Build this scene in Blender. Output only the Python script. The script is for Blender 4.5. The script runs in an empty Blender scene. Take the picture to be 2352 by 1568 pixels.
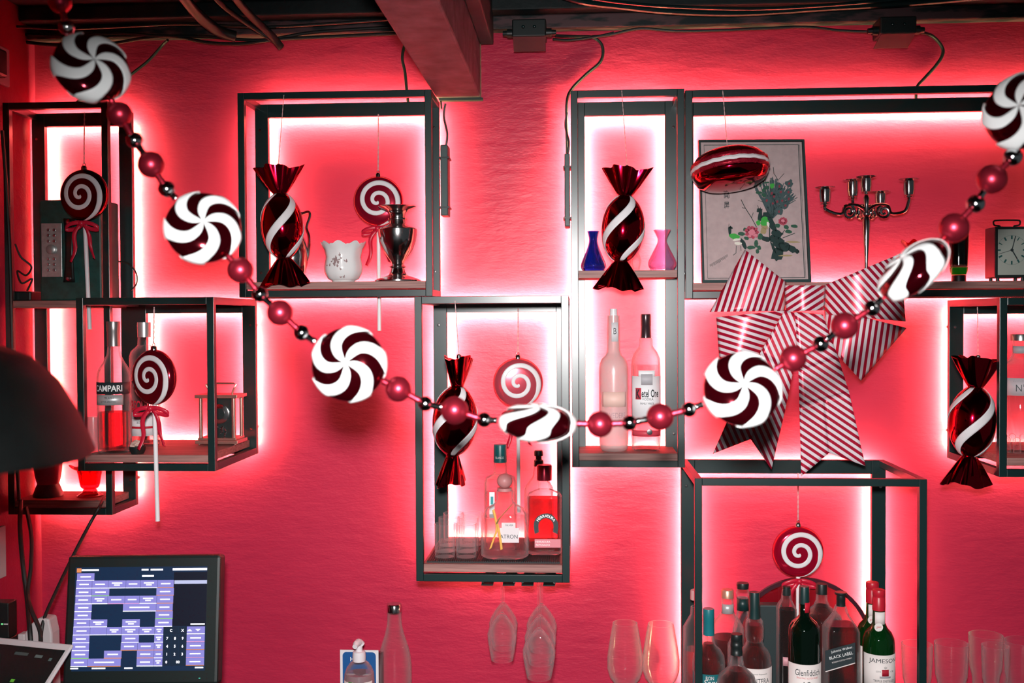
import bpy, bmesh, math, random
from mathutils import Vector, Matrix, Euler
random.seed(7)
sc = bpy.context.scene
COL = sc.collection
PI = math.pi
# ------------------------------------------------------------------ camera, light, exposure
W, H, F = 2352, 1568, 2455.7
D = 2.5                                     # lens stands 2.5 m from the wall (wall plane y = 0)
YAW, PITCH, ROLL = math.radians(3.535), math.radians(-1.153), math.radians(-0.293)
cf = Vector((-math.sin(YAW) * math.cos(PITCH), math.cos(YAW) * math.cos(PITCH), math.sin(PITCH)))
r0 = Vector((math.cos(YAW), math.sin(YAW), 0)); u0 = r0.cross(cf)
cr = r0 * math.cos(ROLL) + u0 * math.sin(ROLL); cu = -r0 * math.sin(ROLL) + u0 * math.cos(ROLL)
CAM = Vector((0, -D, 0))
cd = bpy.data.cameras.new('camera'); cam = bpy.data.objects.new('camera', cd); COL.objects.link(cam)
cd.sensor_width = 36; cd.lens = 36 * F / W; cd.clip_start = .05
cam.matrix_world = Matrix((( cr.x, cu.x, -cf.x, CAM.x), (cr.y, cu.y, -cf.y, CAM.y), (cr.z, cu.z, -cf.z, CAM.z), (0, 0, 0, 1)))
cd.dof.use_dof = True; cd.dof.focus_distance = 2.28; cd.dof.aperture_fstop = 5.0
sc.camera = cam
w = bpy.data.worlds.new('dim_room'); sc.world = w; w.use_nodes = True
w.node_tree.nodes['Background'].inputs[0].default_value = (.55, .62, .66, 1)
w.node_tree.nodes['Background'].inputs[1].default_value = .085
fl = bpy.data.lights.new('camera_flash', 'SPOT'); fl.energy = 275; fl.shadow_soft_size = .04
fl.spot_size = math.radians(77); fl.spot_blend = 1.0; fl.color = (1, .98, .97)
flo = bpy.data.objects.new('camera_flash', fl); COL.objects.link(flo)
flo.location = (-.012, -D, .105)
flo.rotation_euler = (Vector((-.05, 0, -.66)) - Vector(flo.location)).to_track_quat('-Z', 'Y').to_euler()
LED = 330.0
sc.view_settings.view_transform = 'Standard'; sc.view_settings.look = 'None'
sc.view_settings.exposure = -.12; sc.view_settings.gamma = 1; sc.view_settings.use_curve_mapping = False
cy = sc.cycles
cy.max_bounces = 14; cy.transmission_bounces = 12; cy.glossy_bounces = 5; cy.diffuse_bounces = 3
cy.transparent_max_bounces = 40; cy.sample_clamp_indirect = 6; cy.caustics_reflective = False; cy.caustics_refractive = False
cy.use_denoising = True

# ------------------------------------------------------------------ helpers
def P(u, v, y):
    d = cf + cr * ((u - W / 2) / F) - cu * ((v - H / 2) / F)
    return CAM + d * ((y + D) / d.y)
def S(y):                                   # metres per photo pixel on the plane y
    return (y + D) / math.cos(YAW) / F
def Z(u, v, y): return P(u, v, y).z

MATS = {}
def mat(name, col=(.8, .8, .8), rough=.5, metal=0., trans=0., ior=1.45, emis=None, estr=0., coat=0., spec=.5, alpha=1.,
        noise=None, bump=None, speck=None):
    """noise=(scale, amount, detail): value variation; bump=(scale, strength, dist); speck=(scale,) glitter"""
    if name in MATS: return MATS[name]
    m = bpy.data.materials.new(name); m.use_nodes = True; MATS[name] = m
    nt = m.node_tree; b = nt.nodes['Principled BSDF']; L = nt.links
    b.inputs['Base Color'].default_value = (*col, 1); b.inputs['Roughness'].default_value = rough
    b.inputs['Metallic'].default_value = metal; b.inputs['Transmission Weight'].default_value = trans
    b.inputs['IOR'].default_value = ior; b.inputs['Coat Weight'].default_value = coat
    b.inputs['Specular IOR Level'].default_value = spec; b.inputs['Alpha'].default_value = alpha
    if emis:
        b.inputs['Emission Color'].default_value = (*emis, 1); b.inputs['Emission Strength'].default_value = estr
    if noise or bump or speck:
        g = nt.nodes.new('ShaderNodeNewGeometry')
    if noise:
        n = nt.nodes.new('ShaderNodeTexNoise'); n.inputs['Scale'].default_value = noise[0]; n.inputs['Detail'].default_value = noise[2]
        L.new(g.outputs['Position'], n.inputs['Vector'])
        r = nt.nodes.new('ShaderNodeMapRange'); r.inputs[1].default_value = .3; r.inputs[2].default_value = .7
        r.inputs[3].default_value = 1 - noise[1]; r.inputs[4].default_value = 1 + noise[1]
        L.new(n.outputs['Fac'], r.inputs[0])
        mx = nt.nodes.new('ShaderNodeVectorMath'); mx.operation = 'SCALE'; mx.inputs[0].default_value = col
        L.new(r.outputs[0], mx.inputs['Scale']); L.new(mx.outputs[0], b.inputs['Base Color'])
    if bump:
        n = nt.nodes.new('ShaderNodeTexNoise'); n.inputs['Scale'].default_value = bump[0]; n.inputs['Detail'].default_value = 6
        L.new(g.outputs['Position'], n.inputs['Vector'])
        bp = nt.nodes.new('ShaderNodeBump'); bp.inputs['Strength'].default_value = bump[1]; bp.inputs['Distance'].default_value = bump[2]
        L.new(n.outputs['Fac'], bp.inputs['Height']); L.new(bp.outputs[0], b.inputs['Normal'])
    if speck:
        n = nt.nodes.new('ShaderNodeTexVoronoi'); n.inputs['Scale'].default_value = speck[0]
        L.new(g.outputs['Position'], n.inputs['Vector'])
        r = nt.nodes.new('ShaderNodeMapRange'); r.inputs[1].default_value = 0; r.inputs[2].default_value = 1
        r.inputs[3].default_value = .12; r.inputs[4].default_value = .7
        sp = nt.nodes.new('ShaderNodeSeparateColor'); L.new(n.outputs['Color'], sp.inputs[0])
        L.new(sp.outputs[0], r.inputs[0]); L.new(r.outputs[0], b.inputs['Roughness'])
        bp = nt.nodes.new('ShaderNodeBump'); bp.inputs['Strength'].default_value = .5; bp.inputs['Distance'].default_value = .0006
        L.new(sp.outputs[1], bp.inputs['Height']); L.new(bp.outputs[0], b.inputs['Normal'])
    return m

class MB:
    def __init__(s): s.v = []; s.f = []; s.uv = []; s.M = None
    def add(s, vs, fs, uvs=None):
        o = len(s.v); s.v += [Vector(x) for x in vs]
        s.f += [tuple(i + o for i in f) for f in fs]
        s.uv += uvs if uvs else [None] * len(fs)
        return s
    def box(s, x0, x1, y0, y1, z0, z1, M=None):
        c = [Vector((x, y, z)) for z in (z0, z1) for y in (y0, y1) for x in (x0, x1)]
        if M: c = [M @ q for q in c]
        return s.add(c, [(0, 2, 3, 1), (4, 5, 7, 6), (0, 1, 5, 4), (2, 6, 7, 3), (0, 4, 6, 2), (1, 3, 7, 5)])
    def tube(s, pts, r, n=8, cap=True):
        pts = [Vector(p) for p in pts]; k = len(pts)
        rs = r if isinstance(r, (list, tuple)) else [r] * k
        vs = []; t0 = (pts[1] - pts[0]).normalized()
        nn = t0.orthogonal().normalized()
        for i in range(k):
            t = (pts[min(i + 1, k - 1)] - pts[max(i - 1, 0)])
            t = t.normalized() if t.length > 1e-9 else t0
            nn = (nn - t * nn.dot(t)); nn = nn.normalized() if nn.length > 1e-6 else t.orthogonal().normalized()
            bb = t.cross(nn)
            vs += [pts[i] + (nn * math.cos(2 * PI * j / n) + bb * math.sin(2 * PI * j / n)) * rs[i] for j in range(n)]
        fs = [(i * n + j, i * n + (j + 1) % n, (i + 1) * n + (j + 1) % n, (i + 1) * n + j) for i in range(k - 1) for j in range(n)]
        if cap: fs += [tuple(range(n - 1, -1, -1)), tuple((k - 1) * n + j for j in range(n))]
        return s.add(vs, fs)
    def lathe(s, prof, c=(0, 0, 0), n=40, M=None, sq=2., ratio=1., wob=None):
        """prof [(r, z)]; sq: superellipse power (2 round, 6 square); wob(angle, i) -> radius factor, dz"""
        c = Vector(c); vs = []; fs = []
        rings = []
        for i, (r, z) in enumerate(prof):
            if r <= 1e-7:
                rings.append([len(vs)]); vs.append(Vector((0, 0, z)))
            else:
                ring = []
                for j in range(n):
                    a = 2 * PI * (j + .5) / n; ca, sa = math.cos(a), math.sin(a)
                    q = (abs(ca) ** sq + abs(sa) ** sq) ** (-1 / sq) if sq != 2 else 1
                    k, dz = wob(a, i) if wob else (1, 0)
                    ring.append(len(vs)); vs.append(Vector((r * k * q * ca, r * k * q * sa * ratio, z + dz)))
                rings.append(ring)
        for a, b in zip(rings, rings[1:]):
            if len(a) == 1 and len(b) == 1: continue
            if len(a) == 1: fs += [(a[0], b[(j + 1) % n], b[j]) for j in range(n)]
            elif len(b) == 1: fs += [(a[j], a[(j + 1) % n], b[0]) for j in range(n)]
            else: fs += [(a[j], a[(j + 1) % n], b[(j + 1) % n], b[j]) for j in range(n)]
        vs = [((M @ q) if M else q) + c for q in vs]
        return s.add(vs, fs)
    def sphere(s, c, r, n=20, k=12, M=None):
        rr = r if isinstance(r, (tuple, list)) else (r, r, r)
        pr = [(math.sin(PI * i / k), -math.cos(PI * i / k)) for i in range(k + 1)]
        pr[0] = (0, -1); pr[-1] = (0, 1)
        T = Matrix.Diagonal((*rr, 1)); T = (M @ T) if M else T
        return s.lathe(pr, c, n, T)
    def grid(s, fn, nu, nv, uvfn=None, close=False):
        vs = [fn(i / nu, j / nv) for j in range(nv + 1) for i in range(nu + 1)]
        k = nu + 1; fs = []; uvs = []
        for j in range(nv):
            for i in range(nu):
                q = (j * k + i, j * k + i + 1, (j + 1) * k + i + 1, (j + 1) * k + i); fs.append(q)
                if uvfn: uvs.append([uvfn(x % k / nu, x // k / nv) for x in q])
        return s.add(vs, fs, uvs if uvfn else None)
    def prism(s, poly, y0, y1, M=None):
        """polygon of (x, z), extruded from y0 (front) to y1"""
        n = len(poly); vs = [Vector((x, y0, z)) for x, z in poly] + [Vector((x, y1, z)) for x, z in poly]
        if M: vs = [M @ q for q in vs]
        return s.add(vs, [tuple(range(n)), tuple(range(2 * n - 1, n - 1, -1))] + [((i + 1) % n, i, n + i, n + (i + 1) % n) for i in range(n)])
    def poly(s, pts): return s.add(pts, [tuple(range(len(pts)))])

ORG = {}
def tag(o, label=None, cat=None, group=None, kind=None):
    if label: o['label'] = label
    if cat: o['category'] = cat
    if group: o['group'] = group
    if kind: o['kind'] = kind
    return o
def thing(name, label, cat, loc, group=None):
    o = bpy.data.objects.new(name, None); COL.objects.link(o); o.location = loc
    o.empty_display_size = .02
    ORG[o] = Vector(loc); return tag(o, label, cat, group)
def obj(name, mb, m, parent=None, loc=None, smooth=True, bevel=0, solid=0, label=None, kind=None, sharp=40):
    org = ORG[parent] if parent else Vector(loc if loc is not None else (0, 0, 0))
    me = bpy.data.meshes.new(name)
    me.from_pydata([tuple(q - org) for q in mb.v], [], mb.f)
    if any(mb.uv):
        ul = me.uv_layers.new(name='UVMap'); i = 0
        for p, uv in zip(me.polygons, mb.uv):
            for k, li in enumerate(p.loop_indices): ul.data[li].uv = uv[k] if uv else (0, 0)
    if smooth:
        for p in me.polygons: p.use_smooth = True
        try: me.set_sharp_from_angle(angle=math.radians(sharp))
        except Exception: pass
    me.materials.append(m)
    o = bpy.data.objects.new(name, me); COL.objects.link(o)
    ORG[o] = org
    if parent: o.parent = parent
    else: o.location = org
    if bevel:
        b = o.modifiers.new('b', 'BEVEL'); b.width = bevel; b.segments = 2; b.limit_method = 'ANGLE'
    if solid:
        b = o.modifiers.new('s', 'SOLIDIFY'); b.thickness = solid; b.offset = 0
    if label: o['label'] = label
    if kind: o['kind'] = kind
    return o

def catmull(pts, k=8):
    pts = [Vector(p) for p in pts]; out = []
    for i in range(len(pts) - 1):
        a = pts[max(i - 1, 0)]; b = pts[i]; c = pts[i + 1]; d = pts[min(i + 2, len(pts) - 1)]
        for j in range(k):
            t = j / k
            out.append(.5 * ((2 * b) + (c - a) * t + (2 * a - 5 * b + 4 * c - d) * t * t + (3 * b - a - 3 * c + d) * t ** 3))
    return out + [pts[-1]]
def pxline(pts, y=None): return [P(p[0], p[1], p[2] if len(p) > 2 else y) for p in pts]

TXC = {}
def text2d(s, bold=0, shear=0, font=None):
    key = (s, bold, shear)
    if key in TXC: return TXC[key]
    c = bpy.data.curves.new('t', 'FONT'); c.body = s; c.size = 1; c.align_x = 'CENTER'; c.offset = bold; c.shear = shear
    c.resolution_u = 3
    o = bpy.data.objects.new('t', c); COL.objects.link(o)
    dg = bpy.context.evaluated_depsgraph_get(); me = o.evaluated_get(dg).to_mesh()
    vs = [(q.co.x, q.co.y) for q in me.vertices]; fs = [tuple(p.vertices) for p in me.polygons]
    o.evaluated_get(dg).to_mesh_clear()
    bpy.data.objects.remove(o); bpy.data.curves.remove(c)
    if vs:
        x0 = min(q[0] for q in vs); x1 = max(q[0] for q in vs); y0 = min(q[1] for q in vs); y1 = max(q[1] for q in vs)
        vs = [((x - (x0 + x1) / 2), (y - (y0 + y1) / 2)) for x, y in vs]
        TXC[key] = (vs, fs, x1 - x0, y1 - y0)
    else: TXC[key] = ([], [], 1, 1)
    return TXC[key]
def text_flat(mb, s, fn, width=None, height=None, bold=0, shear=0):
    """fn(x, z) -> world point; text box centred on (0,0), sized in metres"""
    vs, fs, tw, th = text2d(s, bold, shear)
    kx = (width / tw) if width else (height / th); ky = (height / th) if height else kx
    mb.add([fn(x * kx, z * ky) for x, z in vs], fs)

# ------------------------------------------------------------------ materials
M_wall = None
M_black = mat('black_steel', (.003, .019, .019), .30, spec=.8, bump=(900, .05, .0003))
M_blackp = mat('black_plastic', (.008, .014, .014), .42)
M_cable = mat('black_cable', (.008, .012, .012), .5)
M_wood = mat('shelf_wood', (.23, .09, .075), .55)
M_red = mat('red_chrome', (.50, .003, .022), .09, 1.)
M_redd = mat('red_chrome_dark', (.30, .002, .014), .10, 1.)
M_satin = mat('red_satin_bead', (.55, .03, .06), .33, .85)
M_silver = mat('silver_chrome', (.78, .80, .81), .06, 1.)
M_silver2 = mat('aged_silver', (.62, .60, .60), .14, 1.)
M_glit = mat('white_glitter', (.82, .78, .80), .5, speck=(1500,))
M_white = mat('white_enamel', (.93, .95, .95), .35)
M_stick = mat('white_stick', (.85, .82, .84), .4)
M_ribbon = mat('red_satin_ribbon', (.60, .012, .04), .35)
M_string = mat('twisted_string', (.62, .42, .42), .6)
def thin_glass(name, tint=(.985, .985, .985), rough=.02, f0=.04, edge=.42, power=2.5, refr=0., body=None, ior=1.33, rim=0.):
    """thin clear glass: tinted see-through with a mirror sheen that grows towards the rim; refr mixes in refraction"""
    if name in MATS: return MATS[name]
    m = bpy.data.materials.new(name); m.use_nodes = True; MATS[name] = m; nt = m.node_tree; L = nt.links
    for n in list(nt.nodes):
        if n.type == 'BSDF_PRINCIPLED': nt.nodes.remove(n)
    out = nt.nodes['Material Output']
    tr = nt.nodes.new('ShaderNodeBsdfTransparent'); tr.inputs[0].default_value = (*tint, 1)
    base = tr.outputs[0]
    if refr:
        rf = nt.nodes.new('ShaderNodeBsdfRefraction'); rf.inputs[0].default_value = (*tint, 1); rf.inputs['IOR'].default_value = ior; rf.inputs['Roughness'].default_value = 0
        mx = nt.nodes.new('ShaderNodeMixShader'); mx.inputs[0].default_value = refr; L.new(tr.outputs[0], mx.inputs[1]); L.new(rf.outputs[0], mx.inputs[2]); base = mx.outputs[0]
    if body:
        df = nt.nodes.new('ShaderNodeBsdfTranslucent'); df.inputs[0].default_value = (*body[0], 1)
        d2 = nt.nodes.new('ShaderNodeBsdfDiffuse'); d2.inputs[0].default_value = (*body[0], 1)
        m2 = nt.nodes.new('ShaderNodeMixShader'); m2.inputs[0].default_value = .4; L.new(df.outputs[0], m2.inputs[1]); L.new(d2.outputs[0], m2.inputs[2])
        mx = nt.nodes.new('ShaderNodeMixShader'); mx.inputs[0].default_value = body[1]; L.new(base, mx.inputs[1]); L.new(m2.outputs[0], mx.inputs[2]); base = mx.outputs[0]
    gl = nt.nodes.new('ShaderNodeBsdfGlossy'); gl.inputs['Roughness'].default_value = rough; gl.inputs[0].default_value = (1, 1, 1, 1)
    lw = nt.nodes.new('ShaderNodeLayerWeight'); lw.inputs[0].default_value = .5
    pw = nt.nodes.new('ShaderNodeMath'); pw.operation = 'POWER'; L.new(lw.outputs['Facing'], pw.inputs[0]); pw.inputs[1].default_value = power
    ma = nt.nodes.new('ShaderNodeMath'); ma.operation = 'MULTIPLY_ADD'; L.new(pw.outputs[0], ma.inputs[0]); ma.inputs[1].default_value = edge; ma.inputs[2].default_value = f0
    mx = nt.nodes.new('ShaderNodeMixShader'); L.new(ma.outputs[0], mx.inputs[0]); L.new(base, mx.inputs[1])
    if rim:                                     # cut edges and rims scatter light softly
        dd = nt.nodes.new('ShaderNodeBsdfDiffuse'); dd.inputs[0].default_value = (.95, .92, .93, 1)
        dt = nt.nodes.new('ShaderNodeBsdfTranslucent'); dt.inputs[0].default_value = (.95, .92, .93, 1)
        m3 = nt.nodes.new('ShaderNodeMixShader'); m3.inputs[0].default_value = .5; L.new(dd.outputs[0], m3.inputs[1]); L.new(dt.outputs[0], m3.inputs[2])
        m4 = nt.nodes.new('ShaderNodeMixShader'); m4.inputs[0].default_value = rim; L.new(gl.outputs[0], m4.inputs[1]); L.new(m3.outputs[0], m4.inputs[2])
        L.new(m4.outputs[0], mx.inputs[2])
    else: L.new(gl.outputs[0], mx.inputs[2])
    L.new(mx.outputs[0], out.inputs[0]); return m
M_glass = thin_glass('clear_glass', (.995, .995, .995), f0=.015, edge=.9, power=2.4, rim=.65)
M_shot = thin_glass('thick_clear_glass', (.995, .995, .995), f0=.03, edge=.6, power=2.4, rim=.75)
M_frost = mat('frosted_glass', (.97, .96, .97), .32, trans=.75, ior=1.4)
M_label = mat('cream_label', (.80, .72, .70), .6)
M_wlabel = mat('white_label', (.86, .84, .86), .55)
M_ink = mat('dark_ink', (.02, .03, .035), .5)
M_gink = mat('white_ink', (.85, .85, .85), .5)
M_rink = mat('red_ink', (.55, .01, .03), .5)
M_led = mat('led_strip', (.9, .9, .85), .5, emis=(1, .95, .44), estr=LED)
M_led2 = mat('bright_led_strip', (.9, .9, .85), .5, emis=(1, .95, .44), estr=LED * 1.6)

def wall_material():
    m = bpy.data.materials.new('red_plaster'); m.use_nodes = True; nt = m.node_tree; L = nt.links
    b = nt.nodes['Principled BSDF']; b.inputs['Roughness'].default_value = .35; b.inputs['Specular IOR Level'].default_value = .2
    g = nt.nodes.new('ShaderNodeNewGeometry')
    def noise(scale, det=5, rough=.5, vec=None):
        n = nt.nodes.new('ShaderNodeTexNoise'); n.inputs['Scale'].default_value = scale; n.inputs['Detail'].default_value = det
        n.inputs['Roughness'].default_value = rough; L.new(vec or g.outputs['Position'], n.inputs['Vector']); return n.outputs['Fac']
    def ramp(src, a, b_, ca, cb):
        r = nt.nodes.new('ShaderNodeValToRGB'); r.color_ramp.elements[0].position = a; r.color_ramp.elements[1].position = b_
        r.color_ramp.elements[0].color = (*ca, 1); r.color_ramp.elements[1].color = (*cb, 1); L.new(src, r.inputs[0]); return r.outputs[0]
    base = ramp(noise(3.2, 4), .3, .7, (.44, .0205, .060), (.52, .0255, .070))
    # scattered worn spots where the grey plaster shows
    spots = ramp(noise(7.5, 7, .62), .70, .77, (0, 0, 0), (.55, .55, .55))
    mx = nt.nodes.new('ShaderNodeMixRGB'); L.new(spots, mx.inputs[0]); L.new(base, mx.inputs[1]); mx.inputs[2].default_value = (.28, .10, .13, 1)
    L.new(mx.outputs[0], b.inputs['Base Color'])
    mp = nt.nodes.new('ShaderNodeMapping'); mp.inputs['Scale'].default_value = (.5, 1, 1.4); L.new(g.outputs['Position'], mp.inputs['Vector'])
    ad = nt.nodes.new('ShaderNodeMath'); ad.operation = 'MULTIPLY_ADD'; L.new(noise(28, 5, .55, mp.outputs[0]), ad.inputs[0]); ad.inputs[1].default_value = 1.
    mu = nt.nodes.new('ShaderNodeMath'); mu.operation = 'MULTIPLY'; L.new(noise(170, 3, .6, mp.outputs[0]), mu.inputs[0]); mu.inputs[1].default_value = .22
    L.new(mu.outputs[0], ad.inputs[2])
    bp = nt.nodes.new('ShaderNodeBump'); bp.inputs['Strength'].default_value = .5; bp.inputs['Distance'].default_value = .004
    L.new(ad.outputs[0], bp.inputs['Height']); L.new(bp.outputs[0], b.inputs['Normal'])
    return m
M_wall = wall_material()
def wood_nodes(m, dark, light, axis='x'):
    nt = m.node_tree; L = nt.links; b = nt.nodes['Principled BSDF']
    g = nt.nodes.new('ShaderNodeNewGeometry'); mp = nt.nodes.new('ShaderNodeMapping')
    mp.inputs['Scale'].default_value = (3, 26, 90); L.new(g.outputs['Position'], mp.inputs['Vector'])
    n = nt.nodes.new('ShaderNodeTexNoise'); n.inputs['Scale'].default_value = 3; n.inputs['Detail'].default_value = 6; L.new(mp.outputs[0], n.inputs['Vector'])
    r = nt.nodes.new('ShaderNodeValToRGB'); r.color_ramp.elements[0].position = .33; r.color_ramp.elements[1].position = .68
    r.color_ramp.elements[0].color = (*dark, 1); r.color_ramp.elements[1].color = (*light, 1)
    L.new(n.outputs['Fac'], r.inputs[0]); L.new(r.outputs[0], b.inputs['Base Color'])
wood_nodes(M_wood, (.22, .095, .085), (.40, .20, .175))

# ------------------------------------------------------------------ room shell
XL, XR, ZT, ZB, ZC = -1.297, 2.3, .735, -1.72, -.866
tag(obj('wall_back', MB().box(XL - .1, XR, 0, .1, ZB, ZT + .3), M_wall, loc=(0, 0, ZB), smooth=False), 'rough red painted plaster wall behind the glowing shelves', 'wall', kind='structure')
tag(obj('wall_left', MB().box(XL - .1, XL, -3.2, 0, ZB, ZT + .3), M_wall, loc=(XL, -1, ZB), smooth=False), 'red painted side wall meeting the shelf wall in a corner', 'wall', kind='structure')
M_floor = mat('dark_floor', (.03, .028, .028), .6, noise=(8, .3, 4))
tag(obj('floor', MB().box(XL - .1, XR, -4.5, .1, ZB - .05, ZB), M_floor, loc=(0, -1, ZB), smooth=False), 'dark bar floor far below the shelves', 'floor', kind='structure')
M_ceil = mat('black_ceiling', (.005, .011, .012), .65, noise=(14, .4, 5), bump=(60, .4, .003))
tag(obj('ceiling', MB().box(XL - .1, XR, -4.5, .1, ZT, ZT + .1), M_ceil, loc=(0, -1, ZT), smooth=False), 'black painted ceiling above the bar', 'ceiling', kind='structure')
M_flake = mat('flaking_trim_paint', (.055, .04, .042), .6)
def flake_nodes(m):
    nt = m.node_tree; L = nt.links; b = nt.nodes['Principled BSDF']
    g = nt.nodes.new('ShaderNodeNewGeometry'); mp = nt.nodes.new('ShaderNodeMapping'); mp.inputs['Scale'].default_value = (1, 3, 4)
    L.new(g.outputs['Position'], mp.inputs['Vector'])
    n = nt.nodes.new('ShaderNodeTexNoise'); n.inputs['Scale'].default_value = 14; n.inputs['Detail'].default_value = 7; L.new(mp.outputs[0], n.inputs['Vector'])
    r = nt.nodes.new('ShaderNodeValToRGB'); r.color_ramp.elements[0].position = .44; r.color_ramp.elements[1].position = .56
    r.color_ramp.elements[0].color = (.007, .013, .014, 1); r.color_ramp.elements[1].color = (.10, .045, .05, 1)
    L.new(n.outputs['Fac'], r.inputs[0]); L.new(r.outputs[0], b.inputs['Base Color'])
flake_nodes(M_flake)
t1 = MB().box(XL, XR, -.035, 0, .668, .70)
tag(obj('trim_1', t1, M_flake, loc=(0, -.02, .66), smooth=False, bevel=.003), 'flaking dark moulding strip where the wall meets the ceiling', 'trim', kind='structure')
t2 = MB().box(XL, XR, -.075, 0, .70, ZT)
tag(obj('trim_2', t2, M_ceil, loc=(0, -.04, .7), smooth=False, bevel=.004), 'black board running above the flaking moulding strip', 'trim', kind='structure')
# ceiling beam coming straight out of the wall
M_beam = mat('grey_beam_paint', (.13, .125, .13), .6, noise=(22, .45, 6), bump=(45, .5, .003))
a = P(1004, 229, 0); b = P(1106, 226, 0)
zb = (a.z + b.z) / 2
bm = thing('ceiling_beam', 'grey painted ceiling beam running out from the wall above the square shelf', 'beam', ((a.x + b.x) / 2, -.01, zb))
obj('beam_casing', MB().box(a.x, b.x, -4.2, -.001, zb, ZT + .02), M_beam, bm, smooth=False, bevel=.004)
c = P(1110, 104, -.02)
obj('side_joist', MB().box(b.x + .001, b.x + .032, -4.2, -.04, zb + .115, ZT + .02), mat('teal_black_joist', (.012, .035, .036), .6, noise=(20, .4, 4)), bm, smooth=False, bevel=.003)
obj('end_plate', MB().box(a.x + .006, b.x + .004, -.018, -.001, zb - .006, zb - .0005), mat('dark_grime', (.02, .03, .03), .7), bm, smooth=False)
# back counter
M_counter = mat('dark_counter', (.035, .02, .022), .35, noise=(9, .3, 4))
ct = thing('back_counter', 'dark bar counter standing against the red wall', 'counter', (.4, -.3, ZB))
obj('worktop', MB().box(XL + .002, XR - .05, -.62, -.004, ZC - .04, ZC), M_counter, ct, smooth=False, bevel=.003)
obj('cabinet_front', MB().box(XL + .01, XR - .06, -.58, -.01, ZB, ZC - .0405), M_blackp, ct, smooth=False)

# ------------------------------------------------------------------ shelf units
BW, BT, YB0, YB1 = .015, .031, -.0425, -.0285
def shelf_unit(label, box, dep, boards, group='black steel box shelves on the red wall', sides='lr', board_back=-.045, strips='tblr', name='box_shelf', led=None):
    x0, x1, z0, z1 = box; yf = -dep
    t = thing(name, label, 'shelf', ((x0 + x1) / 2, -dep / 2, z0), group)
    B = BW
    obj('post', MB().box(x0, x0 + B, yf, yf + B, z0, z1), M_black, t, smooth=False, bevel=.0008)
    obj('post', MB().box(x1 - B, x1, yf, yf + B, z0, z1), M_black, t, smooth=False, bevel=.0008)
    obj('front_rail', MB().box(x0 + B, x1 - B, yf, yf + B, z1 - B, z1), M_black, t, smooth=False, bevel=.0008)
    if boards: obj('front_rail', MB().box(x0 + B, x1 - B, yf, yf + B, z0, z0 + B), M_black, t, smooth=False, bevel=.0008)
    obj('back_post', MB().box(x0, x0 + BT, YB0, YB1, z0, z1), M_black, t, smooth=False, bevel=.0008)
    obj('back_post', MB().box(x1 - BT, x1, YB0, YB1, z0, z1), M_black, t, smooth=False, bevel=.0008)
    obj('back_rail', MB().box(x0 + BT, x1 - BT, YB0, YB1, z1 - BT, z1), M_black, t, smooth=False, bevel=.0008)
    obj('back_rail', MB().box(x0 + BT, x1 - BT, YB0, YB1, z0, z0 + BT), M_black, t, smooth=False, bevel=.0008)
    for xa in (x0, x1 - B):
        for za in (z0, z1 - B):
            obj('side_rail', MB().box(xa + .0002, xa + B - .0002, yf + B, YB0, za, za + B), M_black, t, smooth=False, bevel=.0008)
    for zb_ in boards:
        obj('shelf_board', MB().box(x0 + .0155, x1 - .0155, yf + .001, board_back, zb_ - .016, zb_), M_wood, t, smooth=False, bevel=.0008)
    s = MB(); ss = .005
    for k in strips:
        q = MB(); i = BT * .62
        if k == 'l': q.box(x0 + i - ss, x0 + i + ss, YB1 + .0002, YB1 + .0006, z0 + .02, z1 - .02)
        if k == 'r': q.box(x1 - i - ss, x1 - i + ss, YB1 + .0002, YB1 + .0006, z0 + .02, z1 - .02)
        if k == 't': q.box(x0 + .03, x1 - .03, YB1 + .0002, YB1 + .0006, z1 - i - ss, z1 - i + ss)
        if k == 'b': q.box(x0 + .03, x1 - .03, YB1 + .0002, YB1 + .0006, z0 + i - ss, z0 + i + ss)
        obj('led_strip', q, led or M_led, t, smooth=False)
    for zz in (z0 + .06, z1 - .06):                       # screws and stand-offs to the wall
        for xx in (x0 + .012, x1 - .012):
            q = MB().lathe([(0, 0), (.0035, 0), (.003, .0012), (0, .0014)], (xx, YB0, zz), 12, Euler((PI / 2, 0, 0)).to_matrix().to_4x4())
            obj('screw', q, M_silver2, t)
            q = MB().tube([(xx, YB1, zz), (xx, -.0005, zz)], .004, 8)
            obj('wall_spacer', q, M_blackp, t)
    return t
BOX = dict(A=(-1.2849, -1.0437, -.433, .492), B=(-1.0453, -.7526, -.311, .0507), C=(-.7492, -.3178, .0529, .5042),
           D=(-.3339, -.0188, -.5358, .0489), E=(-.0140, .2303, -.3219, .496), F=(.2325, 1.2, .0443, .4921),
           G=(.234, .6934, ZC, -.3215), H=(.8329, 1.4, -.3167, .0392))
DS, DD = .170, .329
zA = Z(150, 690, -DS); zA2 = Z(150, 1148.5, -DS); zB = Z(330, 1044.5, -DD); zCs = Z(760, 646.5, -DS); zD = Z(1130, 1296.5, -DD)
zE = Z(1440, 620.5, -DS); zE2 = Z(1440, 1041, -DS); zF = Z(1900, 647.5, -DS); zH = Z(2330, 1051.5, -DD)
shelf_unit('tall narrow black box shelf in the corner holding the green radio', BOX['A'], DS, [zA, zA2])
shelf_unit('deep black box shelf holding the aperitif bottle with red liquid', BOX['B'], DD, [zB])
shelf_unit('square black box shelf with silver urn and white porcelain cup', BOX['C'], DS, [zCs], board_back=-.078)
shelf_unit('deep upright black box shelf with shot glasses and tequila bottles', BOX['D'], DD, [zD], board_back=-.078, led=M_led2)
shelf_unit('tall two-tier black box shelf with small vases above vodka bottles', BOX['E'], DS, [zE, zE2], led=M_led2)
shelf_unit('long black box shelf with framed peacock picture and candelabra', BOX['F'], DS, [zF])
shelf_unit('deep black box frame on the counter around the whiskey bottles', BOX['G'], DD, [], strips='tlr')
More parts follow.
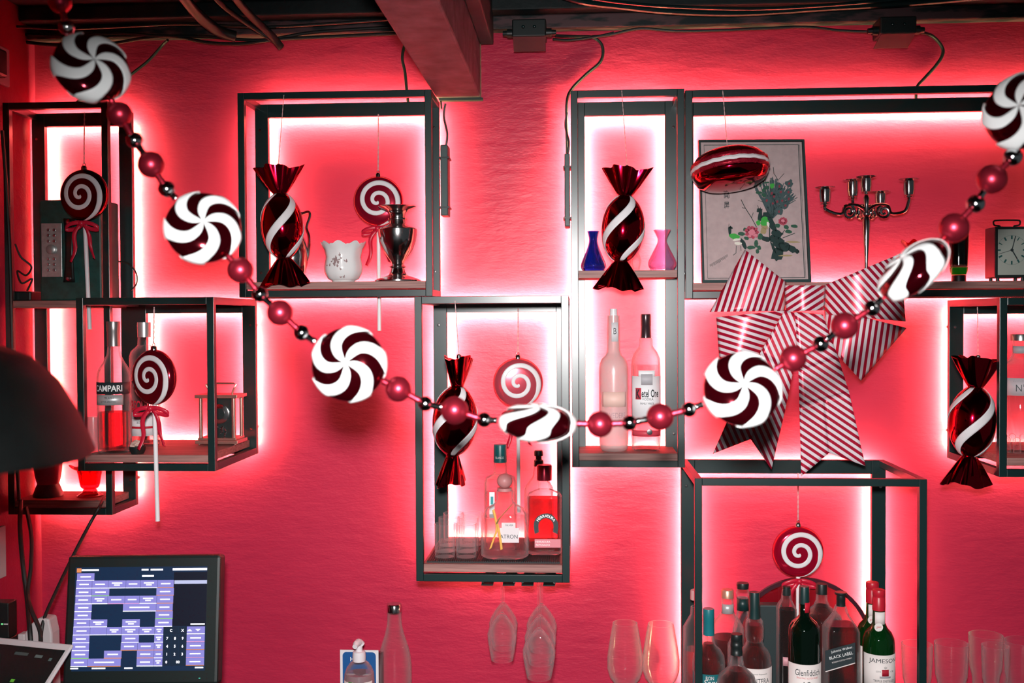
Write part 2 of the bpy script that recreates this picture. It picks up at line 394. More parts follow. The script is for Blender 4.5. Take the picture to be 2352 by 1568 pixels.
shelf_unit('deep black box shelf beside the hanging candy with one gin bottle', BOX['H'], DD, [zH])

# ------------------------------------------------------------------ hanging ornaments
def place(c, M=None):
    T = Matrix.Translation(c)
    return T @ M.to_4x4() if M is not None else T
def xf(mb, T, start=0):
    for i in range(start, len(mb.v)): mb.v[i] = T @ mb.v[i]
    return mb
def string_mb(p0, p1, r=.0011):
    mb = MB(); n = max(8, int((p1 - p0).length / .003))
    for ph in (0, PI):
        pts = [p0.lerp(p1, i / n) + Vector((math.cos(i * .9 + ph), math.sin(i * .9 + ph), 0)) * r * .8 for i in range(n + 1)]
        mb.tube(pts, r * .75, 5)
    return mb

def lollipop(label, u, v, y, rz, vtop, sway=0, stick_tilt=0., body=None, mbow=True, group='spiral lollipop ornaments', utop=None):
    c = P(u, v, y); R = .0565
    t = thing('lollipop_ornament', label, 'ornament', (c.x, c.y, c.z - R - .24), group)
    Rm = Euler((0, 0, rz)).to_matrix(); T = place(c, Rm)
    Q = Euler((PI / 2, 0, 0)).to_matrix().to_4x4()            # lathe axis z -> -y
    pr = [(0, -.0165), (.030, -.0160), (.045, -.0145), (.052, -.0115), (.0560, -.006), (.0575, 0), (.0560, .006), (.052, .0115), (.045, .0145), (.03, .016), (0, .0165)]
    obj('candy_disc', xf(MB().lathe(pr, (0, 0, 0), 56, Q), T), body or M_redd, t)
    def h(r):
        pts = [(0, .0165), (.030, .0160), (.045, .0145), (.052, .0115), (.056, .006)]
        for (a, b), (a2, b2) in zip(pts, pts[1:]):
            if r <= a2: return b + (b2 - b) * (r - a) / (a2 - a)
        return .004
    turns = 2.12; N = 130
    def spiral(s_, tt):
        f = s_ * turns * 2 * PI
        rc = R * (.05 + .87 * (1 - s_))
        wdt = R * (.20 - .05 * s_)
        if s_ < .10: wdt *= (s_ / .10) ** .8; rc += R * .085 * (1 - s_ / .10)
        if s_ > .96: wdt *= max(0, (1 - s_) / .04) ** .5
        r = max(.0003, rc + (tt - .5) * wdt)
        a = f - PI / 2
        return T @ Vector((r * math.cos(a), -h(r) - .0008, r * math.sin(a)))
    obj('spiral_stripe', MB().grid(spiral, N, 4), M_glit, t, solid=.0008)
    q = MB().lathe([(0, 0), (.0065, 0), (.0065, .006), (.0045, .009), (0, .009)], (0, 0, R - .001), 16); xf(q, T)
    ring = [(.0032 * math.cos(i * PI / 6), 0, R + .0105 + .0032 * math.sin(i * PI / 6)) for i in range(13)]
    k = len(q.v); q.tube(ring, .0007, 6, False); xf(q, T, k)
    obj('hanger_cap', q, M_silver2, t)
    ptop = P(utop or u, vtop, y)
    obj('hanging_string', string_mb(T @ Vector((0, 0, R + .013)), ptop), M_string, t)
    # stick and ribbon bow
    p0 = T @ Vector((0, 0, -R + .002)); p1 = p0 + Vector((stick_tilt, 0, -.243))
    obj('stick', MB().tube([p0, p1], .0046, 14), M_stick, t)
    if mbow:
        rb = MB(); f = T @ Vector((0, -.008, -R - .004))
        for sx in (-1, 1):
            def loop(a, b, sx=sx):
                an = a * 2 * PI
                return f + Vector((sx * (.019 - .019 * math.cos(an)), -.005 * math.sin(an) - .004, -.004 + .010 * math.sin(an) * (.6) + (b - .5) * .009 - .010 * (1 - math.cos(an)) * .5))
            rb.grid(loop, 16, 2)
            L_ = .075 if sx > 0 else .082
            def tail(a, b, sx=sx, L_=L_):
                x = sx * (.004 + .020 * math.sin(a * 1.6) + .004 * math.sin(a * 7)); z = -.004 - L_ * a
                return f + Vector((x + (b - .5) * .009 * (1 - .2 * a), -.004 - .004 * math.sin(a * 6 + b), z - .003 * b))
            rb.grid(tail, 14, 2)
        rb.sphere(f + Vector((0, -.007, -.003)), (.006, .005, .006), 12, 8)
        obj('ribbon_bow', rb, M_ribbon, t, solid=.0006)
    return t
lollipop('dark lollipop ornament with white spiral hanging before the green radio', 194, 448, -.187, math.radians(-8), 258, body=mat('black_red_chrome', (.10, .002, .008), .14, 1.), stick_tilt=.008)
lollipop('dark red lollipop ornament hanging before the bottle with red liquid', 354, 866, -.348, math.radians(-24), 705, body=mat('deep_red_gloss', (.22, .004, .016), .16, .7), stick_tilt=.004)
lollipop('red lollipop ornament hanging behind the silver urn', 869, 462, -.060, math.radians(4), 262, body=mat('wine_red_gloss', (.38, .006, .03), .14, .6))
lollipop('pink lollipop ornament hanging above the green-capped tequila bottle', 1190, 879, -.060, math.radians(6), 708, body=mat('pink_red_gloss', (.72, .09, .13), .14, .5))
lollipop('bright red lollipop ornament hanging above the whiskey bottles', 1833, 1266, -.084, 0, 1086, body=mat('bright_red_gloss', (.58, .006, .04), .12, .6))

def wrapped_candy(label, u, v, y, tilt, rz, vtop, phase=0, utop=None, s=1.):
    c = P(u, v, y)
    t = thing('wrapped_candy_ornament', label, 'ornament', (c.x, c.y, c.z - .131), 'foil wrapped candy ornaments')
    T = place(c, Euler((0, tilt, 0)).to_matrix() @ Euler((0, 0, rz)).to_matrix()) @ Matrix.Scale(s, 4)
    rad = lambda z: max(.0105, .0455 * max(0, 1 - abs(z / .0745) ** 2.15) ** .60)
    zs = [-.0715 + .143 * i / 36 for i in range(37)]
    body = MB().lathe([(0, -.0715)] + [(rad(z), z) for z in zs] + [(0, .0715)], (0, 0, 0), 48)
    obj('candy_body', xf(body, T), M_red, t)
    for k in range(3):
        def st(a, b, k=k):
            z = -.0695 + .139 * a
            an = phase + k * 2 * PI / 3 + a * 2.9 + (b - .5) * .50
            r = rad(z) + .0009
            return T @ Vector((r * math.sin(an), -r * math.cos(an), z))
        obj('glitter_stripe', MB().grid(st, 34, 5), M_glit, t, solid=.0008)
    for sgn, nm in ((1, 'top_wrapper'), (-1, 'bottom_wrapper')):
        def fan(a, b, sgn=sgn):
            an = b * 2 * PI; f = a ** .8
            rx = .0105 + .0395 * f; ry = .0105 + .012 * f
            ru = 1 + .10 * f * math.sin(9 * an + sgn) + .05 * f * math.sin(4 * an + 2)
            z = .066 + .062 * a + .004 * f * math.sin(3 * an + sgn) + .0015 * a * math.cos(9 * an) - .014 * a * (1 - abs(math.cos(an))) * 0
            return T @ Vector((rx * ru * math.cos(an), ry * ru * math.sin(an), sgn * z))
        mb = MB().grid(fan, 14, 72)
        def cap(a, b, sgn=sgn):
            q = fan(1, b, sgn); cc = T @ Vector((0, 0, sgn * .112))
            return q.lerp(cc, a)
        mb.grid(cap, 4, 72)
        obj(nm, mb, M_red, t)
    topz = T @ Vector((0, 0, .127))
    q = MB().lathe([(0, 0), (.005, 0), (.005, .006), (.003, .008), (0, .008)], topz, 14)
    obj('hanger_cap', q, M_silver2, t)
    ptop = P(utop or u, vtop, y)
    obj('hanging_string', string_mb(topz + Vector((0, 0, .008)), ptop, .0007), M_string, t)
    return t
wrapped_candy('red foil wrapped candy ornament hanging in the square shelf', 648, 519, -.206, math.radians(-3), .25, 218, .5, utop=652)
wrapped_candy('red foil wrapped candy ornament hanging between the small vases', 1431, 525, -.206, math.radians(4), -.15, 208, .2, utop=1428)
wrapped_candy('red foil wrapped candy ornament hanging over the shot glasses', 1045, 966, -.346, math.radians(4), 1.25, 690, .9)
wrapped_candy('red foil wrapped candy ornament hanging outside the gin bottle shelf', 2233, 968, -.29, math.radians(5), .2, 705, .4, utop=2245)

# macaron
def macaron():
    y = -.198; c = P(1676, 386, y)
    t = thing('macaron_ornament', 'shiny red macaron ornament hanging before the peacock picture', 'ornament', (c.x, c.y, c.z - .05))
    R = .080
    T = place(c, Euler((math.radians(-9), math.radians(-6), 0)).to_matrix())
    obj('top_shell', xf(MB().lathe([(0, .038), (.03, .0375), (.052, .034), (.068, .026), (.078, .014), (.0795, .009), (.077, .006), (0, .006)], n=64), T), M_red, t)
    obj('bottom_shell', xf(MB().lathe([(0, -.006), (.077, -.006), (.0795, -.010), (.079, -.018), (.072, -.030), (.058, -.038), (.03, -.043), (0, -.044)], n=64), T), M_red, t)
    M_rg = mat('red_glitter', (.30, .004, .02), .4, .6, speck=(1100,))
    for z0, z1, nm in ((.002, .0145, 'upper_ruffle'), (-.0145, -.002, 'lower_ruffle')):
        zm = (z0 + z1) / 2
        obj(nm, xf(MB().lathe([(.06, z0), (.0785, z0), (.0815, z0 + .003), (.082, zm), (.0812, z1 - .003), (.078, z1), (.06, z1)], n=90, wob=lambda a, i: (1 + .008 * math.sin(37 * a + i) + .006 * math.sin(61 * a), 0)), T), M_rg, t)
    obj('cream_filling', xf(MB().lathe([(0, -.004), (.081, -.004), (.0835, 0), (.081, .0045), (0, .0045)], n=80, wob=lambda a, i: (1 + .006 * math.sin(29 * a), .0008 * math.sin(17 * a))), T), M_glit, t)
    top = T @ Vector((0, 0, .038))
    obj('hanger_cap', MB().lathe([(0, -.001), (.005, -.001), (.005, .006), (0, .007)], top, 12), M_silver2, t)
    obj('hanging_string', string_mb(top + Vector((0, 0, .006)), P(1660, 208, y), .0008), M_string, t)
macaron()

# ------------------------------------------------------------------ peppermint garland
def garland():
    y = -1.24; s = S(y)
    nodes = [('r', 118, -60, 28), ('s', 128, -28, 17), ('r', 138, 4, 26), ('s', 153, 62, 18), ('c', 210, 156, (.55, -.75, .34), .4),
             ('r', 275, 262, 28), ('s', 309, 322, 19), ('r', 347, 378, 30), ('s', 383, 434, 19), ('c', 467, 523, (.33, -.89, .31), .1),
             ('r', 552, 620, 29), ('s', 597, 676, 18), ('r', 643, 718, 29), ('s', 693, 764, 18), ('c', 801, 836, (.02, -.99, .12), .35),
             ('r', 915, 893, 29), ('s', 977, 927, 17), ('r', 1044, 942, 31), ('s', 1112, 964, 17), ('c', 1235, 970, (.06, -.14, .98), .8),
             ('r', 1378, 974, 29), ('s', 1446, 971, 17), ('r', 1516, 957, 30), ('s', 1583, 940, 17), ('c', 1704, 893, (.0, -.93, .36), .55),
             ('r', 1822, 823, 29), ('s', 1885, 790, 18), ('r', 1940, 748, 30), ('s', 2003, 708, 18), ('c', 2097, 620, (-.68, -.14, .70), 1.0),
             ('r', 2191, 523, 32), ('s', 2241, 468, 20), ('r', 2278, 412, 32), ('s', 2326, 361, 20), ('c', 2352, 255, (-.60, -.77, .19), .3),
             ('r', 2392, 150, 30), ('s', 2410, 95, 19), ('r', 2428, 40, 30)]
    pos = [P(n[1], n[2], y) for n in nodes]
    t = thing('candy_garland', 'swagged garland of black and white swirl candies with red and silver beads', 'garland', P(1235, 1010, y))
    obj('cord', MB().tube(catmull(pos, 6), .0014, 6), M_ribbon, t)
    R = .0445
    for n, p in zip(nodes, pos):
        if n[0] in 'rs':
            r = n[3] * s * (1.03 if n[0] == 'r' else 1.02)
            obj('red_bead' if n[0] == 'r' else 'silver_bead', MB().sphere(p, r, 28, 18), M_satin if n[0] == 'r' else M_silver, t)
        else:
            nrm = Vector(n[3]).normalized()
            i = nodes.index(n); tan = (pos[min(i + 1, len(pos) - 1)] - pos[i - 1]).normalized()
            ex = (tan - nrm * tan.dot(nrm)).normalized(); ez = nrm; ey = ez.cross(ex)
            M = Matrix(((ex.x, ey.x, ez.x, p.x), (ex.y, ey.y, ez.y, p.y), (ex.z, ey.z, ez.z, p.z), (0, 0, 0, 1)))
            hp = lambda q: .0190 * max(0, 1 - abs(q) ** 2.6) ** .5
            qs = [-1, -.985, -.95, -.9, -.8, -.65, -.45, -.25, 0]
            pr = [(R * abs(q), -hp(q)) for q in reversed(qs)]
            pr = [(0, -.0190)] + [(R * q, -hp(q)) for q in (.25, .45, .65, .8, .9, .95, .985)] + [(R, 0)] + [(R * q, hp(q)) for q in (.985, .95, .9, .8, .65, .45, .25)] + [(0, .0190)]
            cd_ = obj('swirl_candy', xf(MB().lathe(pr, n=56), M), M_cand, t)
            for k in range(5):
                def arm(a, b, k=k):
                    # a 0..1 front centre -> rim -> back centre
                    g = a * 2 - 1; q = 1 - abs(g); q = .0 + (1 - abs(g) ** 1) * 1.0
                    rr = math.sin(a * PI); side = 1 if a < .5 else -1
                    q = rr
                    an = n[4] + k * 2 * PI / 5 - 1.05 * (q ** 2.2 if a < .5 else 2 - q ** 2.2) + (b - .5) * (2 * PI / 5) * (.47 + .30 * max(0, 1 - q * 2.2))
                    z = side * (hp(q) + .0010); r = R * q * 1.012 + .0004
                    if q > .93: r += .0006
                    return M @ Vector((r * math.cos(an), r * math.sin(an), z if q < .998 else 0))
                obj('white_swirl', MB().grid(arm, 32, 6), M_white, cd_, solid=.0006)
    for i in range(len(pos) - 1):                             # little spacer tubes between the beads
        a, b = pos[i], pos[i + 1]; ra = nodes[i][3] * s if nodes[i][0] != 'c' else .050; rb_ = nodes[i + 1][3] * s if nodes[i + 1][0] != 'c' else .050
        d = (b - a); L_ = d.length; d.normalize()
        if nodes[i][0] == 'c' and nodes[i + 1][0] != 'c': ra = .047
        p0 = a + d * (ra - .002); p1 = b - d * (rb_ - .002)
        if (p1 - p0).dot(d) < .002: continue
        red = nodes[i][0] == 'r' and nodes[i + 1][0] == 's' or nodes[i][0] == 'c'
        obj('spacer_tube', MB().tube([p0, p0.lerp(p1, .25), p0.lerp(p1, .5), p0.lerp(p1, .75), p1], [.0034, .0042, .0034, .0042, .0034], 10), M_satin if red else M_silver, t)
M_cand = mat('black_red_candy', (.07, .001, .005), .09, .8, spec=.5)
garland()

# ------------------------------------------------------------------ lathe things measured in photo pixels
def Lprof(u, y, prof):
    """[(v, halfwidth px)] from top to bottom -> [(r, z)] bottom to top, world z"""
    s = S(y)
    return [(hw * s, Z(u, v, y)) for v, hw in reversed(prof)]
def smoothprof(pr, k=4):
    pts = catmull([Vector((r, z, 0)) for r, z in pr], k)
    return [(max(q.x, 0), q.y) for q in pts]
def centre(u, y, v): p = P(u, v, y); return Vector((p.x, y, 0))
def shell(pr, tk, base_t=None):
    """closed glass wall of thickness tk around profile pr (bottom to top)"""
    bt = base_t if base_t is not None else tk * 2
    inner = [(max(r - tk, .0005), z) for r, z in pr if z > pr[0][1] + bt]
    inner = [(max(pr[0][0] - tk, .0005) if not inner else inner[0][0], pr[0][1] + bt)] + inner
    return [(0, pr[0][1])] + pr + list(reversed(inner)) + [(0, inner[0][1])]

def bottle(name, label, cat, u, y, prof, zbase, glass, liquid=None, level=None, cap=None, cap_mat=None, n=44, sq=2., ratio=1., tk=.0022, group=None, base_t=.008, capsq=2.):
    """prof: (v, hw) top->base, scaled so that the base rests on zbase"""
    pr = Lprof(u, y, prof); c = centre(u, y, prof[-1][0])
    pr = [(pr[0][0], zbase)] + [(r, max(z, zbase + .006 + .0005 * i)) for i, (r, z) in enumerate(pr[1:])]
    t = thing(name, label, cat, (c.x, c.y, zbase), group)
    pr2 = [(pr[0][0] * .86, zbase), (pr[0][0], zbase + .004)] + pr[1:]
    obj('glass_body', MB().lathe(shell(pr2, tk, base_t), c, n, None, sq, ratio), glass, t)
    if liquid:
        zl = Z(u, level, y)
        q = [(max(r - tk - .0006, .0006), z) for r, z in pr2 if zbase + base_t + .0008 < z < zl]
        r_at = [r for r, z in pr2 if z <= zl + .02][-1] if not q else q[-1][0]
        lo = [(0, zbase + base_t + .0008), (max((q[0][0] if q else r_at), .001), zbase + base_t + .0008)]
        for (ra, za), (rb_, zb_) in zip(pr2, pr2[1:]):
            if za < zl <= zb_:
                q.append((max(ra + (rb_ - ra) * (zl - za) / (zb_ - za + 1e-9) - tk - .0006, .0006), zl))
        obj('liquid', MB().lathe(lo + q + [(0, q[-1][1])], c, n, None, sq, ratio), liquid, t)
    if cap:
        cp = Lprof(u, y, cap)
        obj('cap', MB().lathe([(0, cp[0][1])] + cp + [(0, cp[-1][1])], c, 32, None, capsq), cap_mat, t)
    return t, c
def wrap(t, name, u, y, hw, v0, v1, m, a0=-80, a1=80, c=None, off=.0006, sq=2., ratio=1.):
    """paper label wrapped on a round bottle"""
    R = hw * S(y) + off; c = c or centre(u, y, v1); z0 = Z(u, v1, y); z1 = Z(u, v0, y)
    f = lambda a, b: Vector((c.x + R * math.sin(math.radians(a0 + (a1 - a0) * a)), c.y - R * math.cos(math.radians(a0 + (a1 - a0) * a)), z0 + (z1 - z0) * b))
    return obj(name, MB().grid(f, 20, 1), m, t, solid=.0003)
def wraptext(t, name, s_, u, y, hw, v, hpx, m, wpx=None, c=None, ang=0., off=.0011, bold=0, shear=0, slope=0.):
    R = hw * S(y) + off; c = c or centre(u, y, v); zc = Z(u, v, y)
    def f(x, z):
        a = ang + x / R
        return Vector((c.x + R * math.sin(a), c.y - R * math.cos(a), zc + z + x * slope))
    mb = MB(); text_flat(mb, s_, f, wpx * S(y) if wpx else None, hpx * S(y), bold, shear)
    return obj(name, mb, m, t, smooth=False)
def flattext(t, name, s_, u, v, y, hpx, m, wpx=None, rot=0., bold=0, shear=0):
    p = P(u, v, y); ca, sa = math.cos(rot), math.sin(rot)
    mb = MB(); text_flat(mb, s_, lambda x, z: p + Vector((x * ca - z * sa, 0, x * sa + z * ca)), wpx * S(y) if wpx else None, hpx * S(y), bold, shear)
    return obj(name, mb, m, t, smooth=False)
def quad_px(name, pts, y, m, t, th=.0006):
    pl = [P(a, b, y) for a, b in pts]
    return obj(name, MB().prism([(q.x, q.z) for q in pl], y - th, y, None), m, t, smooth=False)

# ------------------------------------------------------------------ striped bow
def stripe_material():
    m = bpy.data.materials.new('foil_stripe_ribbon'); m.use_nodes = True; nt = m.node_tree; L = nt.links
    b = nt.nodes['Principled BSDF']
    uv = nt.nodes.new('ShaderNodeUVMap'); sx = nt.nodes.new('ShaderNodeSeparateXYZ'); L.new(uv.outputs[0], sx.inputs[0])
    fr = nt.nodes.new('ShaderNodeMath'); fr.operation = 'FRACT'; L.new(sx.outputs[0], fr.inputs[0])
    gt = nt.nodes.new('ShaderNodeMath'); gt.operation = 'GREATER_THAN'; gt.inputs[1].default_value = .5; L.new(fr.outputs[0], gt.inputs[0])
    mx = nt.nodes.new('ShaderNodeMixRGB'); L.new(gt.outputs[0], mx.inputs[0]); mx.inputs[1].default_value = (.50, .008, .04, 1); mx.inputs[2].default_value = (.74, .64, .68, 1)
    L.new(mx.outputs[0], b.inputs['Base Color'])
    me = nt.nodes.new('ShaderNodeMapRange'); L.new(gt.outputs[0], me.inputs[0]); me.inputs[3].default_value = .35; me.inputs[4].default_value = .0; L.new(me.outputs[0], b.inputs['Metallic'])
    b.inputs['Roughness'].default_value = .33
    return m
M_bow = stripe_material()
def bow():
    y0 = -.222; o = P(1850, 680, y0)
    t = thing('striped_ribbon_bow', 'large red and silver striped gift bow hanging below the long shelf', 'bow', (o.x, o.y, Z(1850, 1090, y0)))
    per = 13.6
    def sheet(name, c4, phi, bulge, ybase=(0, 0, 0, 0), n=(16, 12), edge=0.):
        """c4: 4 corners px (a=0,b=0),(1,0),(1,1),(0,1); phi: stripe direction in degrees (0 = horizontal, image clockwise)"""
        ph = math.radians(phi); nx, nz = -math.sin(ph), math.cos(ph)
        def pix(a, b):
            p = [c4[i][k] for i in range(4) for k in range(2)]
            u = (1 - a) * (1 - b) * c4[0][0] + a * (1 - b) * c4[1][0] + a * b * c4[2][0] + (1 - a) * b * c4[3][0]
            v = (1 - a) * (1 - b) * c4[0][1] + a * (1 - b) * c4[1][1] + a * b * c4[2][1] + (1 - a) * b * c4[3][1]
            return u, v
        def f(a, b):
            u, v = pix(a, b)
            yy = (1 - a) * (1 - b) * ybase[0] + a * (1 - b) * ybase[1] + a * b * ybase[2] + (1 - a) * b * ybase[3]
            return P(u, v, y0 + yy - bulge * math.sin(PI * a) - edge * math.sin(2 * PI * a + b))
        def g(a, b):
            u, v = pix(a, b); return ((u * nx + v * nz) / per, 0)
        return obj(name, MB().grid(f, n[0], n[1], g), M_bow, t, solid=.0007)
    # loops: front sheet and back sheet meet in the outer fold
    UL = [(1806, 648), (1711, 573), (1630, 716), (1804, 714)]
    sheet('loop_front', UL, -72, .035, (0, -.01, -.02, 0))
    sheet('loop_back', UL, -72, -.022, (0, -.01, -.02, 0))
    LL = [(1808, 712), (1645, 728), (1652, 822), (1745, 815)]
    sheet('loop_front', LL, 17, .030, (.004, .004, .004, .004))
    sheet('loop_back', LL, 17, -.02, (.006, .006, .006, .006))
    UR = [(1893, 655), (2068, 582), (2080, 738), (1896, 722)]
    sheet('loop_front', UR, 48, .035, (0, -.01, -.015, 0))
    sheet('loop_back', UR, 48, -.022, (0, -.01, -.015, 0))
    LR = [(1893, 705), (2082, 753), (1978, 874), (1900, 790)]
    sheet('loop_front', LR, -82, .028, (.004, .004, .004, .004))
    sheet('loop_back', LR, -82, -.018, (.006, .006, .006, .006))
    sheet('knot', [(1802, 655), (1896, 655), (1894, 712), (1806, 716)], -33, .026, (-.020, -.020, -.020, -.020))
    # tails with notched ends
    def tail(name, quads, phi, yb):
        for i, q in enumerate(quads): pass
        mb = MB(); ph = math.radians(phi); nx, nz = -math.sin(ph), math.cos(ph)
        for q in quads:
            def f(a, b, q=q):
                u = (1 - a) * (1 - b) * q[0][0] + a * (1 - b) * q[1][0] + a * b * q[2][0] + (1 - a) * b * q[3][0]
                v = (1 - a) * (1 - b) * q[0][1] + a * (1 - b) * q[1][1] + a * b * q[2][1] + (1 - a) * b * q[3][1]
                return P(u, v, y0 + yb - .008 * math.sin((v - 720) / 90) - .006)
            def g(a, b, q=q):
                u = (1 - a) * (1 - b) * q[0][0] + a * (1 - b) * q[1][0] + a * b * q[2][0] + (1 - a) * b * q[3][0]
                v = (1 - a) * (1 - b) * q[0][1] + a * (1 - b) * q[1][1] + a * b * q[2][1] + (1 - a) * b * q[3][1]
                return ((u * nx + v * nz) / per, 0)
            mb.grid(f, 8, 12, g)
        obj(name, mb, M_bow, t, solid=.0007)
    tail('ribbon_tail', [[(1803, 712), (1838, 722), (1822, 850), (1745, 812)], [(1745, 812), (1822, 850), (1806, 930), (1700, 900)],
                         [(1700, 900), (1752, 915), (1724, 1008), (1637, 1042)], [(1752, 915), (1806, 930), (1772, 1078), (1724, 1008)]], 66, -.004)
    tail('ribbon_tail', [[(1826, 716), (1890, 722), (1925, 820), (1834, 850)], [(1834, 850), (1925, 820), (1950, 900), (1836, 930)],
                         [(1836, 930), (1893, 915), (1904, 1040), (1840, 1094)], [(1893, 915), (1950, 900), (1988, 1070), (1904, 1040)]], 34, -.018)
    obj('hanging_string', string_mb(P(1850, 665, y0 - .012), P(1850, 652, -.187), .0008), M_string, t)
bow()

# ------------------------------------------------------------------ shelf A: radio, vase, cut glass
def box_px(mb, u0, u1, v0, v1, y, yback):
    a = P(u0, v1, y); b = P(u1, v0, y); return mb.box(a.x, b.x, y, yback, a.z, b.z)
y = -.155
a_ = P(89, 459, y); b_ = P(231, 459, y)
rad = thing('portable_radio', 'dark green radio stood on end with silver button panel', 'radio', ((a_.x + b_.x) / 2, -.1, zA))
M_green = mat('dark_green_leather', (.008, .055, .048), .5, noise=(60, .25, 4), bump=(700, .25, .0006))
obj('case', MB().box(a_.x, b_.x, y, -.06, zA + .0005, a_.z), M_green, rad, smooth=False, bevel=.004)
pn = MB(); box_px(pn, 96, 141, 512, 636, y - .0015, y); M_alu = mat('brushed_aluminium', (.55, .56, .55), .38, .7, noise=(90, .12, 5))
pan = obj('button_panel', pn, M_alu, rad, smooth=False, bevel=.001)
Qy = Euler((PI / 2, 0, 0)).to_matrix().to_4x4()
def button(u, v, yy, rpx, h, m, par, nm='button', n=16):
    c = P(u, v, yy); r = rpx * S(yy)
    return obj(nm, MB().lathe([(0, 0), (r, 0), (r, h * .7), (r * .8, h), (0, h)], c, n, Qy), m, par)
for uu in (111, 124.5):
    for vv in (528, 540.5, 553.5, 594.5, 607, 620): button(uu, vv, y - .0015, 3.6, .002, M_silver2, pan)
button(118.5, 573, y - .0015, 11.5, .006, M_alu, pan, 'tuning_knob', 28)
hp_ = pxline([(159, 508), (154, 530), (153, 570), (154, 610), (159, 639)], y)
hb = MB().grid(lambda a, b: P(159 + 0 * a + (b - .5) * (26 - 9 * math.sin(a * PI)) - 2 * math.sin(a * PI) * 0, 502 + 146 * a, y - .003 - .012 * math.sin(a * PI)), 16, 4)
hd = obj('carry_handle', hb, mat('black_leather', (.01, .012, .012), .35), rad, solid=.003)
for vv in (510, 638): button(158.5, vv, y - .0045, 7, .003, M_silver, hd, 'rivet', 20)
sb = MB().box(P(40, 690, -.12).x, P(86, 690, -.12).x, -.15, -.08, zA + .0004, zA + .022)
tag(obj('power_adapter', sb, M_blackp, loc=(P(60, 690, -.11).x, -.11, zA), smooth=False, bevel=.003), 'small black power adapter lying beside the green radio', 'adapter')
# pink vase with black foot, red cut glass
y = -.115; c = centre(111, y, 1140)
vs_ = thing('pink_vase', 'rounded dark pink vase on a black foot below the pendant lamp', 'vase', (c.x, c.y, zA2))
zt = Z(111, 1010, y); zm = Z(111, 1112, y); s_ = S(y)
obj('body', MB().lathe(smoothprof([(0, zm - .012), (14 * s_, zm - .009), (25 * s_, zm + .004), (31 * s_, zm + .035), (32 * s_, zm + .07), (24 * s_, zt - .01), (20 * s_, zt), (17 * s_, zt)]), c, 36), mat('dark_pink_glaze', (.30, .03, .07), .3), vs_)
obj('foot', MB().lathe([(0, zA2), (34 * s_, zA2), (34 * s_, zA2 + .004), (27 * s_, zm - .004), (24 * s_, zm + .002), (12 * s_, zm - .010), (0, zm - .011)], c, 36), M_blackp, vs_)
M_rglass = thin_glass('ruby_glass', (.85, .10, .16), edge=.6, refr=.2)
def ruby_goblet(label, u, y, vrim, zbase, sc_=1.):
    c = centre(u, y, vrim); s_ = S(y) * sc_; zt = Z(u, vrim, y); h_ = zt - zbase
    t = thing('ruby_glass_goblet', label, 'goblet', (c.x, c.y, zbase), 'ruby glass goblets with ruffled rims')
    wob = lambda a, i: (1 + (.10 * math.sin(6 * a) if i in (6, 7, 8) else .025 * math.sin(10 * a)), .004 * math.sin(6 * a) if i in (6, 7, 8) else 0)
    obj('bowl', MB().lathe([(0, zbase + .018), (17 * s_, zbase + .019), (21 * s_, zbase + .024), (23 * s_, zbase + h_ * .45), (26 * s_, zbase + h_ * .72), (29 * s_, zbase + h_ * .88), (38 * s_, zbase + h_ * .96), (43 * s_, zt),
                            (41 * s_, zt + .0005), (27 * s_, zbase + h_ * .89), (24 * s_, zbase + h_ * .72), (21 * s_, zbase + h_ * .45), (18 * s_, zbase + .028), (0, zbase + .026)], c, 48, wob=wob), M_rglass, t)
    obj('foot', MB().lathe([(0, zbase), (30 * s_, zbase), (30 * s_, zbase + .003), (18 * s_, zbase + .010), (14 * s_, zbase + .0178), (0, zbase + .0178)], c, 40), M_rglass, t)
    return t
ruby_goblet('ruby glass goblet with ruffled rim beside the pink vase', 206, -.115, 1070, zA2)
ruby_goblet('ruby glass goblet standing behind the bow beside the green glass', 2098, -.10, 555, zF, .62)

# ------------------------------------------------------------------ shelf B
M_redliq = thin_glass('red_liqueur', (.93, .18, .28), refr=.45, edge=.2)
t, c = bottle('aperitif_bottle', 'clear bottle half full of red aperitif with black name band', 'bottle', 264, -.285,
   [(770, 13), (795, 13.5), (815, 16), (832, 25), (848, 35), (862, 38.5), (1000, 38.5), (1030, 38), (1041, 37)], zB, M_glass, M_redliq, 945,
   [(738, 14.5), (741, 15), (760, 15), (762, 14.4), (795, 14.6)], mat('silver_screw_cap', (.42, .38, .38), .3, .8))
wrap(t, 'name_band', 264, -.285, 38.5, 876, 903, M_ink, -88, 88, c)
wraptext(t, 'brand_lettering', 'CAMPARI', 264, -.285, 38.5, 889.5, 15, M_gink, 70, c, bold=.02)
wrap(t, 'silver_label', 264, -.285, 38.5, 904, 928, mat('silver_label', (.55, .53, .54), .4, .4), -55, 55, c)
wraptext(t, 'small_print', 'MILANO', 264, -.285, 38.5, 911, 5, M_ink, 22, c, .12)
wraptext(t, 'small_print', 'BITTER APERITIVO', 264, -.285, 38.5, 920, 4, M_ink, 36, c, .06)
t, c = bottle('vodka_bottle', 'clear vodka bottle with silver cap behind the dark red lollipop', 'bottle', 334, -.165,
   [(772, 14), (792, 15), (797, 20), (806, 30), (818, 34), (1000, 34), (1031, 33.5)], zB, M_glass, thin_glass('pale_pink_spirit', (.97, .80, .83), refr=.4, edge=.2), 990,
   [(740, 15), (745, 15.5), (774, 15)], mat('pale_silver_cap', (.62, .62, .63), .3, .7))
wraptext(t, 'brand_lettering', 'ABSOLUT', 334, -.165, 34, 928, 22, M_rink, 64, c, bold=.02)
wrap(t, 'paper_label', 334, -.165, 34, 944, 998, M_wlabel, -80, 80, c)
wraptext(t, 'small_print', 'COUNTRY OF SWEDEN', 334, -.165, 34, 956, 5, M_ink, 44, c)
